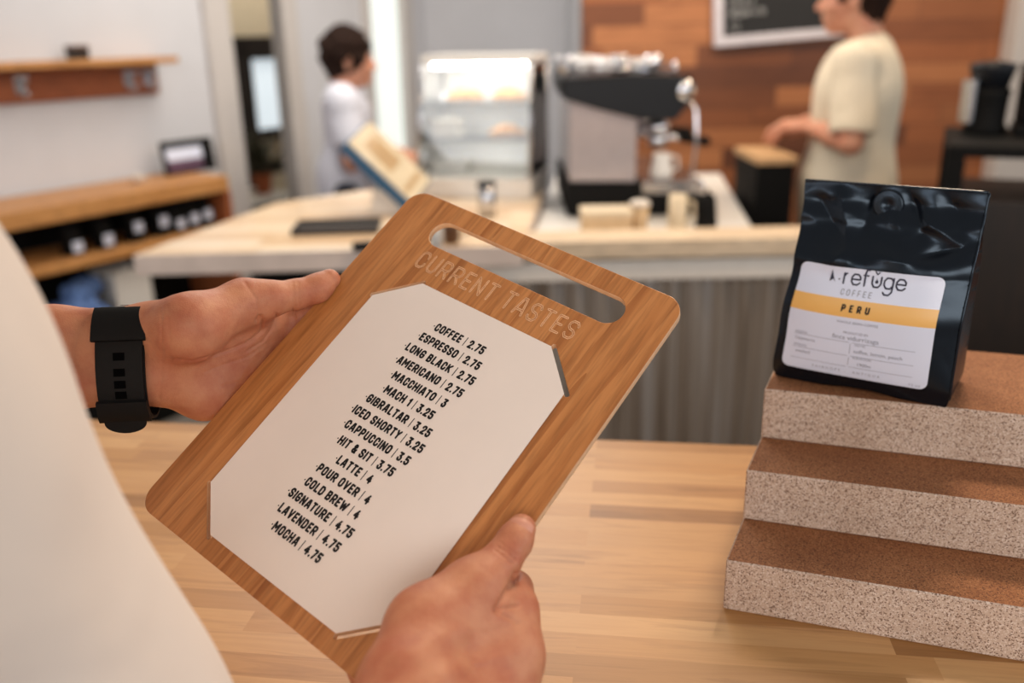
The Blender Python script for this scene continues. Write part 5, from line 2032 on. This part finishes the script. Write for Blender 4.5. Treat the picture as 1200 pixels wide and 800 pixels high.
def right_hand():
    b = Blob()
    tip, pad, ip, mcp = Bn(611, 619, .0095), Bn(603, 634, .0115), Bn(586, 659, .0150), Bn(551, 694, .0235)
    cmc, wr = Bn(503, 738, .034), Bn(478, 806, .052)
    b.cone(tip, pad, .0098, .0114, .006)
    b.cone(pad, ip, .0114, .0122, .006)
    b.cone(ip, Bn(566, 680, .020), .0120, .0138, .008)
    b.cone(Bn(566, 680, .020), mcp, .0138, .0165, .010)
    b.cone(mcp, cmc, .0165, .0215, .016)
    b.cone(cmc, wr, .0225, .0265, .018)
    # back of the hand between wrist and knuckles
    m_i, m_m, m_r, m_p = Bn(596, 764, -.004), Bn(597, 812, -.004), Bn(590, 858, -.004), Bn(562, 896, -.002)
    w0 = Bn(500, 880, .048)
    for mm, r in ((m_i, .0165), (m_m, .0165), (m_r, .0155), (m_p, .014)):
        b.cone(w0, mm, .023, r, .022)
    b.cone(cmc, m_i, .020, .0160, .022)
    b.cone(mcp, m_i, .0115, .0130, .018)
    # wrist
    b.cone(wr, Bn(455, 905, .07), .0255, .025, .02)
    b.cone(w0, Bn(485, 950, .066), .024, .022, .02)
    # fingers close behind the right edge of the board
    bk = -BTH
    for mm, mr, pip, pr, dip, tp in ((m_i, .0158, (0.274 + .016, .062, -.016), .0112, (.268, .084, -.0125), (.248, .092, -.0105)),
                                     (m_m, .0155, (0.296, .030, -.018), .0110, (.270, .050, -.0135), (.246, .058, -.0105)),
                                     (m_r, .0145, (0.292, .000, -.020), .0105, (.266, .020, -.0135), (.240, .028, -.0105)),
                                     (m_p, .0130, (0.276, -.024, -.020), .0095, (.252, -.004, -.0130), (.230, .004, -.0095))):
        p, q, r = (Bp(u, v, n + bk) for u, v, n in (pip, dip, tp))
        if mm is m_i:
            p = Bn(603, 690, -.019)
            b.cone(m_i, Bn(605, 712, -.008), .0158, .0120, .012)
            b.cone(Bn(605, 712, -.008), p, .0122, .0104, .012)
            b.cone(Bn(566, 700, .012), Bn(597, 728, -.004), .0110, .0125, .014)
        b.cone(mm, p, mr * .86, pr * .94, .008)
        b.cone(p, q, pr, pr * .9, .005)
        b.cone(q, r, pr * .9, pr * .74, .004)
    return b


rmesh = apply_creases(right_hand().board(BOARD_M, BOARD_S, .0007).mesh(0.0012), [
    ([(584, 640, .58), (594, 646, .58), (604, 655, .58)], .0016, .0011), ([(587, 636, .58), (597, 643, .58), (606, 650, .58)], .0010, .0009),
    ([(581, 644, .58), (590, 651, .58), (600, 659, .58)], .0011, .0010),
    ([(606, 674, .58), (598, 690, .58), (590, 704, .58), (583, 714, .58)], .0032, .0022),
    ([(583, 714, .58), (594, 712, .58), (606, 710, .58)], .0016, .0014), ([(586, 718, .58), (598, 724, .58), (608, 731, .58)], .0011, .0013),
    ([(470, 770, .54), (500, 752, .54), (540, 740, .54)], -.0014, .006), ([(520, 790, .54), (560, 776, .54), (600, 766, .54)], -.0016, .006)])
# where the hands meet the forearms of the body
wl_j = Wd_(40, 423, .70)
wr_j = Bn(470, 930, .068)
sh_l, sh_r = np.array((-0.016, 0.176, 1.48)), np.array((-0.03, -0.185, 1.48))
el_l = L((-0.58, 0.66, 1.285))
el_r = L((-0.25, 0.16, 1.07))
fu, fl_ = Wd_(60, 393, .70), Wd_(60, 452, .70)
mu, ml = Wd_(120, 389, .706), Wd_(118, 447, .706)
rr0, rr1 = Bn(455, 900, .07), Bn(485, 940, .066)
person_root = person('person', 'person in plain white t-shirt and black watch holding up the menu board', PC, PF, 'tee_white',
                     dict(sh_l=sh_l, el_l=el_l, wr_l=wl_j, sh_r=sh_r, el_r=el_r, wr_r=wr_j, neck=(-0.045, 0, 1.52), head=(0.0, 0.0, 1.72)),
                     hands=dict(l=(wl_j, .026, [(fu, mu, .0198, .0196, .022), (fl_, ml, .0198, .0192, .022), (el_l, fu, .030, .0198, .02), (el_l, fl_, .030, .0198, .02)]),
                                r=(wr_j, .027, [(wr_j, rr0, .027, .024, .01), (wr_j, rr1, .027, .022, .01)])),
                     extra=[lmesh, rmesh], h=0.005, seed=21, skin='skin', hem=0.86, head_tilt=math.radians(18), loose=0.02, sleeve=0.6, fold_amp=0.003,
                     torso=[((-0.018, 0, 1.36), (0.113, 0.163, 0.175)), ((0.022, 0, 1.14), (0.125, 0.16, 0.20)), ((0.0, 0, 0.97), (0.115, 0.16, 0.13))])
# thumb nail of the right hand
nb = Bp(0, 0, 0)
pc = onb(612.5, 618.5, .0185)
m = MB()
nd = (onb(613, 610, .0165) - onb(601, 640, .0195)).normalized()
nn = (En + RT * 0.35 + UP * 0.1).normalized()
nn = (nn - nd * nn.dot(nd)).normalized()
ns_ = nd.cross(nn)
ctr = onb(608.5, 624.5, .0103)


def nail(a, b_):
    ang = (a - 0.5) * 1.7
    r = 0.01135
    ln = (b_ - 0.5) * 0.0125
    rd = 1 - 0.25 * abs(2 * a - 1) ** 3
    return ctr + nn * r * math.cos(ang) * (1 - 0.10 * (b_ > 0.8) * (b_ - 0.8) * 5) + ns_ * r * math.sin(ang) * 0.95 + nd * ln * rd


m.grid(nail, 14, 10)
m.bm.transform(PI_)
m.build('thumb_nail', MAT['nail'], person_root)

# wristwatch on the left wrist, strap towards the viewer
ca, cb = W(116, 419, .711), W(170, 417, .716)
axw = (cb - ca).normalized()
ctr = (W(152, 426, .712))
upw = (UP - axw * UP.dot(axw)).normalized()
nrw = upw.cross(axw)
if nrw.dot(CAM - ctr) < 0:
    nrw = -nrw


def oval(th, grow=0.0, tail=None):
    """point on the oval round the wrist, th = 0 towards the viewer, 90 degrees up"""
    ry, rx = 0.0412 + grow, 0.0245 + grow
    if tail and th < tail:
        p0, p1 = oval(tail, grow), oval(tail - 0.02, grow)
        return p0 + ((p1 - p0).normalized() * 0.8 - upw * 0.6) .normalized() * (tail - th) * 0.022
    c, s = math.cos(th), math.sin(th)
    return upw * ry * math.copysign(abs(s) ** 0.9, s) + nrw * rx * math.copysign(abs(c) ** 0.8, c)


def strap(mb, th0, th1, w0, w1, g0, g1, n=36, round_end=False, mi=0, tail=None):
    rings = []
    for i in range(n + 1):
        th = th0 + (th1 - th0) * i / n
        w = w0 + (w1 - w0) * i / n
        if round_end:
            f = i / n
            if f > 0.6:
                w *= math.sqrt(max(0.02, 1 - ((f - 0.6) / 0.4) ** 2))
        a, b_ = oval(th, g0, tail), oval(th, g1, tail)
        rings.append([ctr + a - axw * w / 2, ctr + a + axw * w / 2, ctr + b_ + axw * w / 2, ctr + b_ - axw * w / 2])
    verts = [v for r in rings for v in r]
    fs = []
    for i in range(n):
        for k in range(4):
            fs.append((i * 4 + k, i * 4 + (k + 1) % 4, i * 4 + 4 + (k + 1) % 4, i * 4 + 4 + k))
    fs += [(0, 1, 2, 3), (n * 4 + 3, n * 4 + 2, n * 4 + 1, n * 4)]
    b = bmesh.new()
    VV = [b.verts.new(v) for v in verts]
    for f in fs:
        b.faces.new([VV[i] for i in f])
    bmesh.ops.recalc_face_normals(b, faces=b.faces)
    mb._add(b, mi, False)


D2 = math.radians
watch = bpy.data.objects.new('wristwatch', None)
C.objects.link(watch)
watch.parent = person_root
m = MB()
strap(m, D2(0), D2(360), 0.0360, 0.0360, 0.0004, 0.0026, 72)
for th in (D2(72),):
    pass
sm = m
sm.bm.transform(PI_)
sm.build('strap', MAT['rubber'], watch)
m = MB()
strap(m, D2(76), D2(-52), 0.0350, 0.0335, 0.0028, 0.0052, 48)
strap(m, D2(-48), D2(-98), 0.0335, 0.0290, 0.0029, 0.0053, 30, True, 0, D2(-50))
m.bm.transform(PI_)
m.build('strap_tail', MAT['rubber'], watch)
m = MB()
strap(m, D2(64), D2(20), 0.0400, 0.0400, 0.0050, 0.0078, 16)
m.bm.transform(PI_)
m.build('buckle', MAT['rubber'], watch)
m = MB()
strap(m, D2(-34), D2(-64), 0.0370, 0.0385, 0.0054, 0.0084, 12)
m.bm.transform(PI_)
m.build('keeper', MAT['rubber'], watch)
for th in (84, 6, -6, -17, -28):
    c = ctr + oval(D2(th), 0.0054)
    tg = (oval(D2(th + 2), 0.0054) - oval(D2(th - 2), 0.0054)).normalized()
    m = MB()
    m.polys([c + axw * a * 0.0042 + tg * b_ * 0.0030 for a, b_ in ((-1, -1), (1, -1), (1, 1), (-1, 1))], [(0, 1, 2, 3)])
    m.bm.transform(PI_)
    m.build('strap_hole', MAT['hole'], watch)
m = MB()
cf = ctr + oval(D2(180), 0.002)
M3 = Matrix((axw, upw, -nrw)).transposed()
m.box((-0.019, -0.021, 0), (0.019, 0.021, 0.010), 0.004, rot=M3.to_3x3())
for v in m.bm.verts:
    v.co += cf + (-nrw) * 0.0 - M3 @ Vector((0, 0, 0.005)) + M3 @ Vector((0, 0, 0.005))
m.bm.transform(PI_)
m.build('watch_case', MAT['black'], watch)
